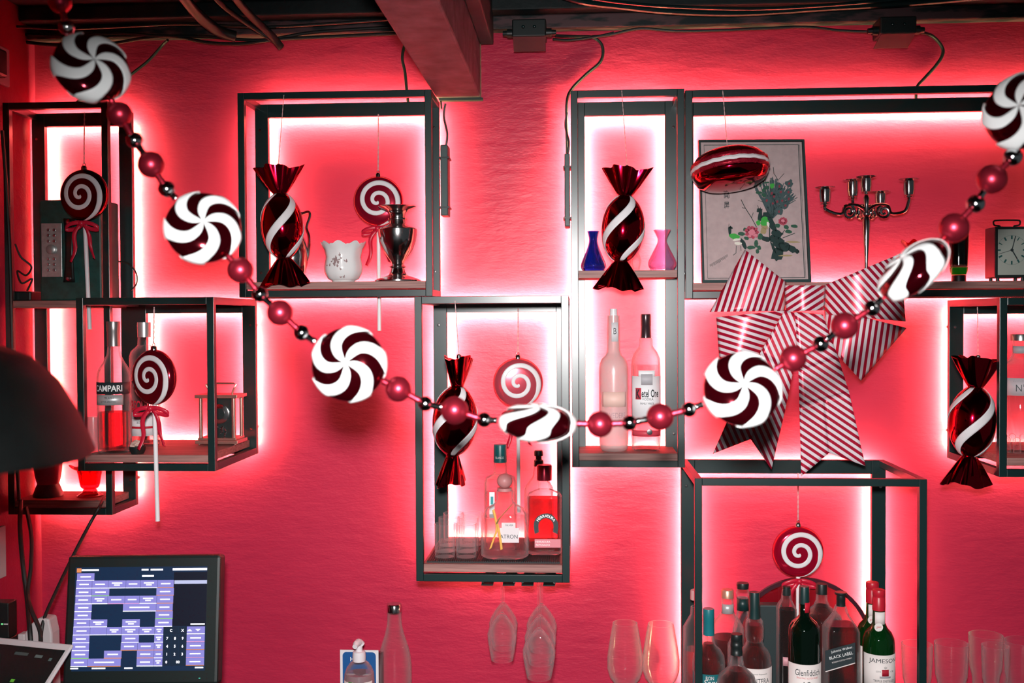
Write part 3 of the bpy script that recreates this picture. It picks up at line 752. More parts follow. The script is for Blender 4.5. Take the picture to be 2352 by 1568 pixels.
wrap(t, 'label_stripe', 334, -.165, 34, 976, 981, M_rink, -80, 80, c, off=.0009)
wraptext(t, 'small_print', '1879', 334, -.165, 34, 967, 6, M_ink, 14, c)
# tall tumbler at the left, small dark bowl
def glassware(name, label, u, y, prof, zbase, group=None, tk=.0014, base_t=.006, m=None, n=40, wob=None):
    pr = Lprof(u, y, prof); c = centre(u, y, prof[-1][0]); pr[0] = (pr[0][0], zbase)
    return tag(obj(name, MB().lathe(shell(pr, tk, base_t), c, n, None, 2., 1., wob), m or M_glass, loc=(c.x, c.y, zbase)), label, 'glass', group)
glassware('tumbler', 'frosted tall tumbler beside the red aperitif bottle', 215, -.26, [(957, 14), (980, 15.5), (1020, 15), (1040, 13)], zB, m=thin_glass('frosted_pink_glass', (.95, .88, .90), .2, body=((.85, .75, .77), .35)))
c = centre(316, -.31, 1037)
bw = thing('potpourri_dish', 'small dark dish with pale chips before the vodka bottle', 'dish', (c.x, c.y, zB)); s_ = S(-.31)
obj('dish', MB().lathe([(0, zB), (14 * s_, zB), (18 * s_, zB + .008), (19 * s_, zB + .016), (17 * s_, zB + .016), (14 * s_, zB + .008), (0, zB + .005)], c, 28), M_blackp, bw)
for k in range(7):
    q = Vector((c.x + random.uniform(-.010, .010), c.y + random.uniform(-.008, .008), zB + .017 + random.uniform(0, .008)))
    Mr = Euler((random.uniform(-.6, .6), random.uniform(-.6, .6), random.uniform(0, 3))).to_matrix().to_4x4()
    obj('chip', MB().box(-.008, .008, -.005, .005, -.002, .002, Matrix.Translation(q) @ Mr), mat('pale_chip', (.62, .42, .36), .6), bw, smooth=False, bevel=.001)
# carriage clock
y = -.13; c = centre(509, y, 1020)
M_brass = mat('rose_brass', (.80, .45, .38), .22, .85)
ck = thing('carriage_clock', 'small brass carriage clock with glass panes and turned pillars', 'clock', (c.x, c.y, zB)); s_ = S(y)
z1 = zB; hw = 50 * s_; zc0 = Z(509, 1012, y); zc1 = Z(509, 912, y)
bs = MB().box(c.x - hw, c.x + hw, c.y - hw * .75, c.y + hw * .75, z1 + .004, z1 + .012); bs.box(c.x - hw * .9, c.x + hw * .9, c.y - hw * .65, c.y + hw * .65, z1 + .012, z1 + .017)
obj('base_plate', bs, M_brass, ck, smooth=False, bevel=.001)
for sx in (-1, 1):
    for sy in (-1, 1): obj('foot', MB().sphere((c.x + sx * hw * .85, c.y + sy * hw * .6, z1 + .003), .0032, 10, 6), M_brass, ck)
obj('top_plate', MB().box(c.x - hw, c.x + hw, c.y - hw * .75, c.y + hw * .75, zc1, zc1 + .008), M_brass, ck, smooth=False, bevel=.001)
for sx in (-1, 1):
    for sy in (-1, 1): obj('pillar', MB().tube([(c.x + sx * hw * .78, c.y + sy * hw * .55, z1 + .017), (c.x + sx * hw * .78, c.y + sy * hw * .55, zc1)], .0042, 12), M_brass, ck)
obj('movement', MB().box(c.x - hw * .55, c.x + hw * .55, c.y - hw * .2, c.y + hw * .45, z1 + .017, zc1), M_blackp, ck, smooth=False)
obj('dial', MB().lathe([(0, 0), (23 * s_, 0), (23 * s_, .003), (20 * s_, .004), (0, .004)], (c.x, c.y - hw * .2, Z(509, 949, y)), 32, Qy), M_silver2, ck)
obj('dial_centre', MB().lathe([(0, 0), (13 * s_, 0), (13 * s_, .002), (0, .002)], (c.x, c.y - hw * .2 - .004, Z(509, 949, y)), 24, Qy), M_blackp, ck)
pj = MB()
for k in range(26): pj.sphere((c.x + random.uniform(-20, 20) * s_, c.y - hw * .3 + random.uniform(-.004, .004), Z(509, 992, y) + random.uniform(-14, 14) * s_), .0022, 7, 5)
obj('crystal_pendulum', pj, M_silver, ck, smooth=False)
hz = zc1 + .008; top = Z(509, 880, y)
obj('handle', MB().tube([(c.x - 26 * s_, c.y, hz), (c.x - 30 * s_, c.y, hz + .010), (c.x - 36 * s_, c.y, top - .003), (c.x - 30 * s_, c.y, top), (c.x + 30 * s_, c.y, top), (c.x + 36 * s_, c.y, top - .003), (c.x + 30 * s_, c.y, hz + .010), (c.x + 26 * s_, c.y, hz)], .0022, 8), M_brass, ck)

# ------------------------------------------------------------------ shelf C
y = -.145; c = centre(914, y, 645); s_ = S(y)
ur = thing('silver_urn', 'polished silver urn with flared rim and round foot', 'urn', (c.x, c.y, zCs))
def Zs(v, u=914): return Z(u, v, y)
cup = [(0, zCs + .022)] + [(hw * s_, Zs(v)) for v, hw in ((612, 12), (600, 16), (590, 24), (575, 34), (555, 42), (535, 45), (527, 45), (524, 42), (520, 30), (514, 19), (500, 17.5), (490, 19), (483, 26), (477, 40), (474, 44), (473, 41))] + [(15 * s_, Zs(486)), (0, Zs(500))]
obj('cup', MB().lathe(cup, c, 48), M_silver2, ur)
obj('collar', MB().lathe([(15 * s_, Zs(507)), (23 * s_, Zs(505)), (23 * s_, Zs(502)), (15 * s_, Zs(500))], c, 40), M_silver2, ur)
obj('foot', MB().lathe([(0, zCs), (53 * s_, zCs), (53 * s_, zCs + .003), (40 * s_, zCs + .008), (22 * s_, zCs + .014), (17 * s_, zCs + .022), (15 * s_, Zs(616)), (20 * s_, Zs(613)), (15 * s_, Zs(610)), (0, Zs(610))], c, 48), M_silver2, ur)
y = -.105; c = centre(672, y, 645); s_ = S(y)
jg = thing('silver_jug', 'silver jug standing behind the hanging wrapped candy', 'jug', (c.x, c.y, zCs))
obj('body', MB().lathe(smoothprof([(0, zCs), (24 * s_, zCs), (26 * s_, zCs + .003), (20 * s_, zCs + .012), (30 * s_, Zs(620)), (37 * s_, Zs(590)), (33 * s_, Zs(555)), (22 * s_, Zs(530)), (20 * s_, Zs(505)), (26 * s_, Zs(487)), (24 * s_, Zs(487)), (18 * s_, Zs(505)), (0, Zs(512))], 3), c, 36), M_silver2, jg)
obj('handle', MB().tube(catmull([(c.x + 20 * s_, c.y, Zs(490)), (c.x + 38 * s_, c.y, Zs(484)), (c.x + 42 * s_, c.y, Zs(494)), (c.x + 34 * s_, c.y, Zs(520)), (c.x + 40 * s_, c.y, Zs(545)), (c.x + 36 * s_, c.y, Zs(590)), (c.x + 28 * s_, c.y, Zs(600))], 5), .0035, 8), M_silver2, jg)
y = -.125; c = centre(789, y, 645); s_ = S(y)
cp = thing('porcelain_cup', 'white porcelain candle cup with scalloped rim and floral print', 'cup', (c.x, c.y, zCs))
M_porc = mat('white_porcelain', (.80, .78, .78), .18)
wob = lambda a, i: (1 + (.035 * math.cos(8 * a) * (1 if i in (7, 8, 9, 10) else .35)), .0045 * math.cos(8 * a) if i in (8, 9, 10) else 0)
obj('bowl', MB().lathe([(0, zCs), (26 * s_, zCs), (27 * s_, zCs + .003), (36 * s_, zCs + .008), (43 * s_, Zs(625)), (44 * s_, Zs(612)), (40 * s_, Zs(590)), (43 * s_, Zs(572)), (49 * s_, Zs(562)), (51 * s_, Zs(558)), (49 * s_, Zs(558)), (40 * s_, Zs(573)), (37 * s_, Zs(590)), (40 * s_, Zs(615)), (0, zCs + .01)], c, 64, wob=wob), M_porc, cp)
fp = MB()
for k in range(26):
    an = random.gauss(-.15, .22); zz = Zs(604) + random.gauss(0, .012); R = 44.6 * s_
    pts = [Vector((c.x + R * math.sin(an + .05 * math.cos(q) * (1 + .6 * math.sin(3 * q + k))), c.y - R * math.cos(an + .05 * math.cos(q)) - .0015, zz + .0028 * math.sin(q) * (1 + .6 * math.cos(2 * q + k)))) for q in [i * PI / 5 for i in range(10)]]
    fp.poly(pts)
obj('floral_print', fp, mat('brown_print', (.30, .20, .20), .4), cp, smooth=False)

# ------------------------------------------------------------------ shelf D: bar mat, shot glasses, tequila
x0, x1 = BOX['D'][0] + .02, BOX['D'][1] - .02
bmz = zD + .004
bmat = thing('bar_mat', 'black ribbed rubber bar mat under the tequila bottles', 'mat', ((x0 + x1) / 2, -.2, zD))
M_rub = mat('black_rubber', (.014, .014, .016), .6)
obj('backing', MB().box(x0, x1, -.315, -.085, zD + .0003, zD + .0025), M_rub, bmat, smooth=False)
rb = MB()
for k in range(62):
    xx = x0 + .002 + (x1 - x0 - .004) * k / 61
    rb.box(xx - .0011, xx + .0011, -.3148, -.0852, zD + .0025, bmz)
obj('rib_field', rb, M_rub, bmat, smooth=False, kind='stuff')
zb_ = bmz + .0003
sg = [('shot glass standing on the bar mat, front one nearer the shelf post', 1022, -.275, 1202, 24.5), ('shot glass standing on the bar mat, front one nearer the tequila', 1071, -.275, 1202, 24.5),
      ('shot glass in the second row of the cluster on the bar mat', 1031, -.215, 1187, 23.5), ('shot glass in the second row beside the squat tequila bottle', 1077, -.215, 1187, 23.5),
      ('shot glass in the rear row of the cluster by the post', 1041, -.155, 1177, 23), ('shot glass in the rear row of the cluster by the tall bottle', 1086, -.155, 1177, 23)]
for lb, u, y, v, hw in sg:
    glassware('shot_glass', lb, u, y, [(v, hw), (v + 20, hw * .985), (v + 70, hw * .95), (v + 80, hw * .93), (v + 84, hw * .86)], zb_, 'shot glasses on the bar mat', .0016, .011, M_shot)
# squat round-shouldered tequila
t, c = bottle('tequila_bottle', 'squat clear tequila bottle with cork ball stopper and yellow ribbon', 'bottle', 1160, -.275,
    [(1122, 15), (1128, 20), (1140, 19), (1150, 20), (1158, 27), (1166, 42), (1180, 50), (1200, 53), (1250, 55), (1280, 55), (1288, 53)], zb_, M_glass, thin_glass('clear_spirit', (.97, .97, .97), refr=.25, edge=.2), 1185, None, None, sq=3.2, ratio=.62)
s_ = S(-.275)
obj('cork_stopper', MB().sphere((c.x, c.y, Z(1157, 1104, -.275)), (18 * s_, 18 * s_, 17 * s_), 28, 18), mat('rose_cork', (.55, .22, .22), .45), t)
obj('neck_ring', MB().lathe([(0, Z(1157, 1127, -.275)), (17 * s_, Z(1157, 1127, -.275)), (17 * s_, Z(1157, 1120, -.275)), (0, Z(1157, 1120, -.275))], c, 28), mat('rose_cork', (.55, .22, .22), .45), t)
yl = c.y - 55 * s_ * .62 - .001
quad_px('paper_label', [(1148, 1246), (1192, 1246), (1192, 1212), (1184, 1212), (1184, 1200), (1152, 1200), (1152, 1212), (1148, 1212)], yl, mat('pale_label', (.75, .66, .68), .5), t)
flattext(t, 'brand_lettering', 'PATRON', 1166, 1232, yl - .0012, 9, M_ink, 46)
flattext(t, 'small_print', 'SILVER', 1170, 1206, yl - .0012, 4, M_ink, 18)
M_yel = mat('yellow_ribbon', (.85, .45, .10), .45); M_olive = mat('olive_ribbon', (.20, .16, .06), .45)
for nm, pts, m_ in (('ribbon_tail', [(1133, 1170), (1138, 1190), (1141, 1215), (1133, 1240), (1126, 1260)], M_yel), ('ribbon_tail', [(1141, 1200), (1146, 1220), (1150, 1245), (1152, 1262)], M_yel), ('ribbon_band', [(1176, 1158), (1160, 1176), (1147, 1190), (1141, 1203)], M_olive)):
    pp = catmull(pxline(pts, yl - .004), 5); wv = 2.6 * s_
    obj(nm, MB().grid(lambda a, b: pp[int(round(a * (len(pp) - 1)))] + Vector(((b - .5) * 2 * wv, 0, (b - .5) * wv)), len(pp) - 1, 1), m_, t, solid=.0006)
# tall square tequila with teal cap
t, c = bottle('tall_tequila_bottle', 'tall clear tequila bottle with dark teal cap behind the squat bottle', 'bottle', 1150, -.20,
    [(1060, 14), (1086, 15), (1090, 20), (1096, 33), (1106, 36), (1250, 37), (1268, 36)], zb_, M_glass, MATS['clear_spirit'], 1130,
    [(1020, 14), (1023, 15), (1061, 15.5)], mat('teal_cap', (.004, .11, .12), .35), sq=4., ratio=.9)
wraptext(t, 'cap_lettering', 'BLANCO', 1150, -.20, 15.5, 1049, 5, M_gink, 20, c)
quad_px('side_label', [(1124, 1190), (1136, 1190), (1136, 1130), (1124, 1130)], c.y - 37 * S(-.2) * .92 - .001, M_wlabel, t)
quad_px('label_mark', [(1127, 1158), (1133, 1158), (1133, 1140), (1127, 1140)], c.y - 37 * S(-.2) * .92 - .0022, mat('teal_ink', (.02, .30, .32), .5), t)
# amber flat tequila with horseshoe label
M_amber = thin_glass('amber_red_tequila', (.72, .13, .18), refr=.4, edge=.2)
t, c = bottle('horseshoe_tequila_bottle', 'flat amber tequila bottle with black horseshoe label and copper cap', 'bottle', 1251, -.235,
    [(1103, 12), (1122, 13), (1126, 22), (1132, 36), (1140, 40), (1255, 40), (1272, 39)], zb_, M_glass, M_amber, 1142,
    [(1067, 16), (1070, 17.5), (1102, 17)], mat('copper_red_cap', (.45, .03, .06), .25, .7), sq=6., ratio=.62)
yl = c.y - 40 * S(-.235) * .62 - .0012; s_ = S(-.235); cc = P(1254, 1207, yl)
def arcpt(r, a): return Vector((cc.x + r * s_ * math.sin(a), yl, cc.z + r * s_ * math.cos(a)))
hs = MB().grid(lambda a, b: arcpt(17 + 11 * b, (a - .5) * 2 * 2.0) + Vector((0, 0, -(max(0, abs(a - .5) * 2 - .75)) * 30 * s_)) + Vector((-1 if a > .5 else 1, 0, 0)) * 0, 40, 3)
obj('horseshoe_label', hs, M_ink, t, solid=.0004, smooth=False)
txt = 'HERRADURA'
for i, ch in enumerate(txt):
    a = (i - 4) * .235; q = arcpt(22.5, a); ca, sa = math.cos(-a), math.sin(-a)
    mb = MB(); text_flat(mb, ch, lambda x, z: q + Vector((x * ca - z * sa, -.0009, x * sa + z * ca)), None, 6.2 * s_, .03)
    obj('brand_letter', mb, M_gink, t, smooth=False)
quad_px('lower_label', [(1228, 1257), (1288, 1257), (1288, 1238), (1228, 1238)], yl, mat('rose_label', (.72, .22, .26), .5), t)
flattext(t, 'small_print', 'HERRADURA', 1247, 1244, yl - .0012, 4.5, M_gink, 34)
flattext(t, 'small_print', 'REPOSADO', 1247, 1251, yl - .0012, 4.5, M_gink, 32)
t, c = bottle('cork_top_bottle', 'clear bottle with black stopper behind the horseshoe tequila', 'bottle', 1238, -.145,
    [(1070, 11), (1084, 12), (1096, 15), (1108, 26), (1120, 33), (1240, 34), (1254, 33)], zb_, M_glass, MATS['clear_spirit'], 1150,
    [(1034, 9), (1038, 10.5), (1046, 10.5), (1048, 7), (1054, 7), (1057, 11), (1070, 11.5)], M_blackp)

# ------------------------------------------------------------------ shelf E
def vase(label, u, y, prof, zbase, m):
    pr = smoothprof(Lprof(u, y, prof), 4); c = centre(u, y, prof[-1][0])
    pr[0] = (pr[0][0], zbase)
    return tag(obj('bud_vase', MB().lathe(shell(pr, .0018, .006), c, 40), m, loc=(c.x, c.y, zbase)), label, 'vase', 'small flared vases on the upper tier')
y = -.11
vase('deep blue flared bud vase on the upper tier', 1363, y, [(531, 14), (540, 11.5), (553, 9.5), (570, 14), (590, 22), (606, 28), (614, 28), (619, 24)], zE, thin_glass('cobalt_glass', (.05, .16, .75), edge=.6, body=((.02, .06, .40), .35)))
vase('violet glass flared bud vase on the upper tier', 1521, y, [(528, 20), (537, 15), (552, 10), (568, 16), (588, 26), (602, 32), (612, 31), (618, 26)], zE, thin_glass('violet_glass', (.90, .74, .93), edge=.5, body=((.78, .60, .88), .30)))
vase('tiny clear bud vase behind the wrapped candy', 1461, y, [(570, 5), (577, 4), (583, 7), (594, 11), (605, 11), (614, 7)], zE, M_glass)
y = -.115
M_frostw = thin_glass('frosted_white_glass', (.97, .96, .96), .25, edge=.4, body=((.97, .95, .95), .6))
t, c = bottle('frosted_vodka_bottle', 'tall frosted vodka bottle with slim white neck', 'bottle', 1410, y,
    [(724, 13.5), (728, 13.5), (806, 14.5), (815, 18), (824, 27), (838, 32.5), (860, 33), (1020, 33), (1036, 31)], zE2, M_frostw, None, None,
    [(709, 8.5), (724, 8.8)], mat('pale_cap', (.75, .72, .74), .4))
wrap(t, 'neck_seal', 1410, y, 14, 740, 784, mat('pale_seal', (.72, .70, .72), .5), -20, 45, c)
wraptext(t, 'neck_lettering', 'B', 1410, y, 14, 760, 14, M_ink, 7, c, .2)
wraptext(t, 'brand_lettering', 'BELVEDERE', 1410, y, 33, 951, 12, mat('grey_ink', (.35, .33, .36), .5), 56, c)
wrap(t, 'etched_panel', 1410, y, 33, 898, 932, mat('peach_etching', (.85, .55, .48), .5), -50, 50, c)
t, c = bottle('labelled_vodka_bottle', 'clear vodka bottle with black cap and white stepped label', 'bottle', 1484, y,
    [(774, 13), (780, 15), (795, 15), (800, 19), (810, 27), (824, 32), (842, 33), (1010, 33), (1034, 32)], zE2, M_glass, MATS['clear_spirit'], 838,
    [(721, 11), (724, 11.5), (748, 11.5), (749, 11), (776, 12)], mat('bronze_black_cap', (.05, .025, .03), .25, .3))
wrap(t, 'paper_label', 1484, y, 33, 862, 962, M_wlabel, -75, 75, c)
wrap(t, 'label_crest_panel', 1484, y, 33, 849, 863, M_wlabel, -34, 34, c)
wrap(t, 'crest', 1484, y, 33, 857, 882, mat('grey_print', (.45, .43, .46), .5), -22, 22, c, off=.0009)
wrap(t, 'red_initial_block', 1484, y, 33, 889, 915, mat('red_print', (.60, .05, .08), .5), -47, -22, c, off=.0009)
wraptext(t, 'brand_lettering', 'K', 1484, y, 33, 902, 21, M_ink, 10, c, -.60, off=.0014, bold=.03)
wraptext(t, 'brand_lettering', 'etel One', 1484, y, 33, 901, 18, M_ink, 42, c, .26, bold=.02)
wraptext(t, 'small_print', 'VODKA', 1484, y, 33, 914, 5.5, M_ink, 26, c, .06)
wraptext(t, 'small_print', 'FAMILY MADE', 1484, y, 33, 924, 4.5, M_ink, 32, c, .02)
wrap(t, 'red_lower_band', 1484, y, 33, 985, 999, mat('red_print', (.60, .05, .08), .5), -70, 70, c)
q = P(1492, 992, c.y - 33 * S(y) - .001)
obj('wax_seal', MB().lathe([(0, 0), (7 * S(y), 0), (6 * S(y), .002), (0, .0025)], q, 20, Qy), M_silver2, t)

# ------------------------------------------------------------------ shelf F
def picture():
    yb, yt = -.130, -.062                         # leans: bottom edge forward
    TL = P(1604, 322, yt); TR = P(1846, 321, yt); BR = P(1862, 646, yb); BL = P(1613, 648, yb)
    BL.z = BR.z = zF + .0012
    t = thing('framed_picture', 'framed peacock and peony picture leaning on the wall', 'picture', ((BL.x + BR.x) / 2, yb, zF))
    def q(a, b, d=0.):                            # a 0..1 left-right, b 0..1 bottom-top
        p = BL.lerp(BR, a).lerp(TL.lerp(TR, a), b)
        n = Vector((0, -(TL.z - BL.z), -(BL.y - TL.y))).normalized(); n = Vector((0, -1, .0)); return p + n * d
    def bar(a0, a1, b0, b1, d0, d1, nm, m, par=None):
        mb = MB(); pts = [q(a0, b0, d0), q(a1, b0, d0), q(a1, b1, d0), q(a0, b1, d0), q(a0, b0, d1), q(a1, b0, d1), q(a1, b1, d1), q(a0, b1, d1)]
        mb.add(pts, [(3, 2, 1, 0), (4, 5, 6, 7), (0, 1, 5, 4), (1, 2, 6, 5), (2, 3, 7, 6), (3, 0, 4, 7)])
        return obj(nm, mb, m, par or t, smooth=False)
    bar(0, 1, 0, 1, -.012, 0, 'backing_board', M_blackp)
    pr = bar(.022, .978, .016, .984, 0, .0012, 'painting', mat('aged_silk', (.46, .34, .34), .7, noise=(60, .08, 4)))
    M_fr = mat('dark_teal_frame', (.02, .045, .045), .35)
    bar(0, 1, 0, .02, 0, .008, 'frame_bar', M_fr); bar(0, 1, .988, 1, 0, .008, 'frame_bar', M_fr)
    bar(0, .017, .02, .988, 0, .008, 'frame_bar', M_fr); bar(.983, 1, .02, .988, 0, .008, 'frame_bar', M_fr)
    ln = MB()
    def strip(a0, a1, b0, b1): ln.add([q(a0, b0, .0018), q(a1, b0, .0018), q(a1, b1, .0018), q(a0, b1, .0018)], [(0, 1, 2, 3)])
    strip(.05, .95, .962, .966); strip(.05, .053, .03, .962); strip(.942, .948, .03, .962); strip(.955, .958, .03, .966); strip(.05, .95, .03, .034)
    obj('inner_border_line', ln, M_fr, pr, smooth=False)
    # artwork, coordinates read as photo pixels then mapped on the leaning sheet
    def im(u, v):
        b = 1 - (v - 321.5) / (647 - 321.5); l = 1604 + (1613 - 1604) * (1 - b); r = 1846 + (1862 - 1846) * (1 - b)
        return (u - l) / (r - l), b
    def pt(u, v, d=.0020): a, b = im(u, v); return q(a, b, d)
    def blob(mb, u, v, ru, rv, rot=0, n=12, rag=0., d=.0020):
        pts = []
        for k in range(n):
            an = -2 * PI * k / n; rr = 1 + rag * (random.random() - .5) * 2
            x = ru * math.cos(an) * rr; z = rv * math.sin(an) * rr
            pts.append(pt(u + x * math.cos(rot) - z * math.sin(rot), v + x * math.sin(rot) + z * math.cos(rot), d))
        mb.poly(pts)
    def stroke(mb, pts, wd, d=.0020):
        for (a, b), (a2, b2) in zip(pts, pts[1:]):
            L_ = math.hypot(a2 - a, b2 - b) or 1; nx, ny = -(b2 - b) / L_ * wd / 2, (a2 - a) / L_ * wd / 2
            mb.poly([pt(a + nx, b + ny, d), pt(a - nx, b - ny, d), pt(a2 - nx, b2 - ny, d), pt(a2 + nx, b2 + ny, d)])
    z = lambda X, Y: (1640 + X / 6.032, 400 + Y / 6.032)
    tl = MB()                                      # fanned tail
    for k in range(150):
        a = random.uniform(-2.25, -.45) if k % 3 else random.uniform(-1.6, -.5); L_ = random.uniform(45, 92)
        x0_, y0_ = z(800, 600); x1_ = x0_ + L_ * math.cos(a) * .75; y1_ = y0_ + L_ * math.sin(a)
        stroke(tl, [(x0_ + random.uniform(-6, 4), y0_ + random.uniform(-14, 4)), (x1_, y1_)], random.uniform(1.4, 2.6), .0019)
    ey = MB()
    for X, Y in ((1040, 140), (905, 180), (1030, 260), (925, 255), (830, 320), (875, 390), (945, 380), (1035, 355), (990, 445), (730, 375), (800, 275), (900, 530), (815, 415)):
        blob(ey, *z(X, Y), 2.6, 3.2, .3, 10, .2, .0025); blob(tl, z(X, Y)[0], z(X, Y)[1], 9, 8, -.8, 14, .25, .0019)
    obj('peacock_tail', tl, mat('tail_ink', (.05, .085, .09), .7), pr, smooth=False)
    obj('tail_eye', ey, mat('tail_eye_red', (.22, .03, .05), .6), pr, smooth=False)
    M_in = mat('ink_green_black', (.008, .030, .028), .7)                  # dark bodies, branches, rock
    def ink(nm, fn, *a):
        dk = MB(); fn(dk, *a); obj(nm, dk, M_in, pr, smooth=False)
    for X, Y, a, b, r in ((640, 570, 5, 16, .1), (620, 510, 5, 5, 0), (720, 600, 10, 12, .5), (790, 690, 8, 20, -.5), (220, 790, 4, 12, 0), (230, 745, 5, 3, 0), (405, 960, 5, 14, -.5), (900, 960, 14, 12, 0), (960, 1010, 16, 12, .2), (880, 1110, 13, 16, .4), (1080, 1040, 16, 7, .4), (1150, 1075, 5, 5, 0), (830, 900, 12, 8, .5), (870, 830, 14, 8, .3), (720, 900, 12, 6, .2), (820, 1020, 3, 14, -.4)):
        ink('painted_bird' if X < 830 and Y < 800 or X < 450 else 'painted_rock', blob, *z(X, Y), a, b, r, 14, .22)
    ink('painted_branch', stroke, [z(375, 360), z(430, 470), z(520, 610), z(590, 740)], 1.6); ink('painted_branch', stroke, [z(520, 610), z(545, 540)], 1.2); ink('painted_branch', stroke, [z(430, 480), z(390, 470)], 1.2)
    ink('painted_branch', stroke, [z(890, 110), z(870, 60), z(830, 0), (1776, 385)], 1.3); ink('painted_branch', stroke, [z(890, 90), z(970, 0)], 1.1); ink('painted_branch', stroke, [z(950, 890), z(1000, 870), z(1120, 825)], 1.5)
    ink('painted_branch', stroke, [z(740, 320), z(735, 230), z(700, 160)], 1.2); ink('painted_branch', stroke, [z(690, 400), z(610, 370)], 1.0); ink('painted_branch', stroke, [z(620, 490), z(605, 440)], 1.2); ink('painted_branch', stroke, [z(205, 740), z(207, 690)], 1)
    ink('painted_branch', stroke, [z(310, 990), z(305, 1090), z(265, 1120)], 1.2); ink('painted_branch', stroke, [z(370, 990), z(375, 1060)], 1.2); ink('painted_branch', stroke, [z(770, 750), z(770, 900)], 2.4); ink('painted_branch', stroke, [z(930, 850), z(980, 780)], 1.6)
    gb = MB()
    for k in range(26): stroke(gb, [(1600 + 32 + k * 1.6, 612 - k * .9 + random.uniform(-2, 2)), (1600 + 30 + k * 1.6, 606 - k * .9)], .7)
    obj('painted_grass', gb, M_in, pr, smooth=False, kind='stuff')
    lf = MB()
    for X, Y, a, b, r in ((625, 265, 8, 3.4, 0), (690, 300, 6, 4.5, .6), (735, 195, 5, 4, -.4), (690, 230, 4, 6, .4), (1110, 730, 8, 4, .1), (1000, 740, 6, 5, .6), (1030, 800, 8, 4.5, .2), (380, 830, 8, 4.5, .1), (585, 960, 4.5, 9, .1), (515, 1015, 10, 4.5, 0), (625, 1020, 5, 5, 0), (600, 1070, 4, 6, 0), (430, 770, 5, 4, 0), (640, 870, 6, 7, .3), (880, 720, 6, 5, .4), (450, 890, 6, 4, .3), (730, 125, 7, 2, -.1), (645, 165, 4, 2, -.8)):
        lf = MB(); blob(lf, *z(X, Y), a, b, r, 10, .15, .0022); obj('painted_leaf', lf, mat('leaf_green', (.02, .085, .05), .6), pr, smooth=False)

    def dabs(nm, m_, d, items):
        for X, Y, a, b, r in items:
            q_ = MB(); blob(q_, *z(X, Y), a, b, r, 12, .2, d); obj(nm, q_, m_, pr, smooth=False)
    dabs('painted_plumage', mat('bright_green', (.04, .36, .05), .5), .0025, ((285, 870, 12, 7, .2), (700, 660, 9, 10, .6), (615, 680, 5, 6, 0), (805, 170, 5, 6, .3)))
    dabs('painted_breast', mat('pale_paint', (.72, .68, .60), .6), .0027, ((335, 960, 9, 4, .1), (310, 910, 9, 3, -.2), (750, 700, 3, 6, -.3)))
    dabs('painted_wash', mat('ochre_paint', (.34, .26, .13), .7), .0022, ((690, 790, 7, 8, .2), (700, 730, 8, 6, .2), (1100, 945, 16, 2, 0), (1000, 1130, 18, 2, 0)))
    for X, Y, R_ in ((525, 810, 17), (955, 660, 11)):
        pe = MB()
        for k in range(9):
            a = k * 2 * PI / 9; u_, v_ = z(X, Y); blob(pe, u_ + R_ * .6 * math.cos(a), v_ + R_ * .5 * math.sin(a), R_ * .38, R_ * .32, a, 9, .2, .0024)
        obj('painted_peony', pe, mat('peony_red', (.42, .05, .09), .6), pr, smooth=False)
    dabs('painted_peony_heart', mat('peony_pink', (.66, .20, .26), .6), .0028, ((525, 810, 8, 6.4, 0), (955, 655, 4, 3.2, 0), (570, 850, 5, 4, 0), (490, 860, 4, 3.2, 0)))
    ch = MB()
    for s_2, v_ in (('\u958b', 449), ('\u5c4f', 472)):
        w_ = 12 / 245
        text_flat(ch, s_2, lambda x, zz, v_=v_: q(im(1669, v_)[0] + x, im(1669, v_)[1] + zz, .0022), 12 / 245, 15 / 325, .01)
    obj('calligraphy', ch, M_ink, pr, smooth=False)
picture()

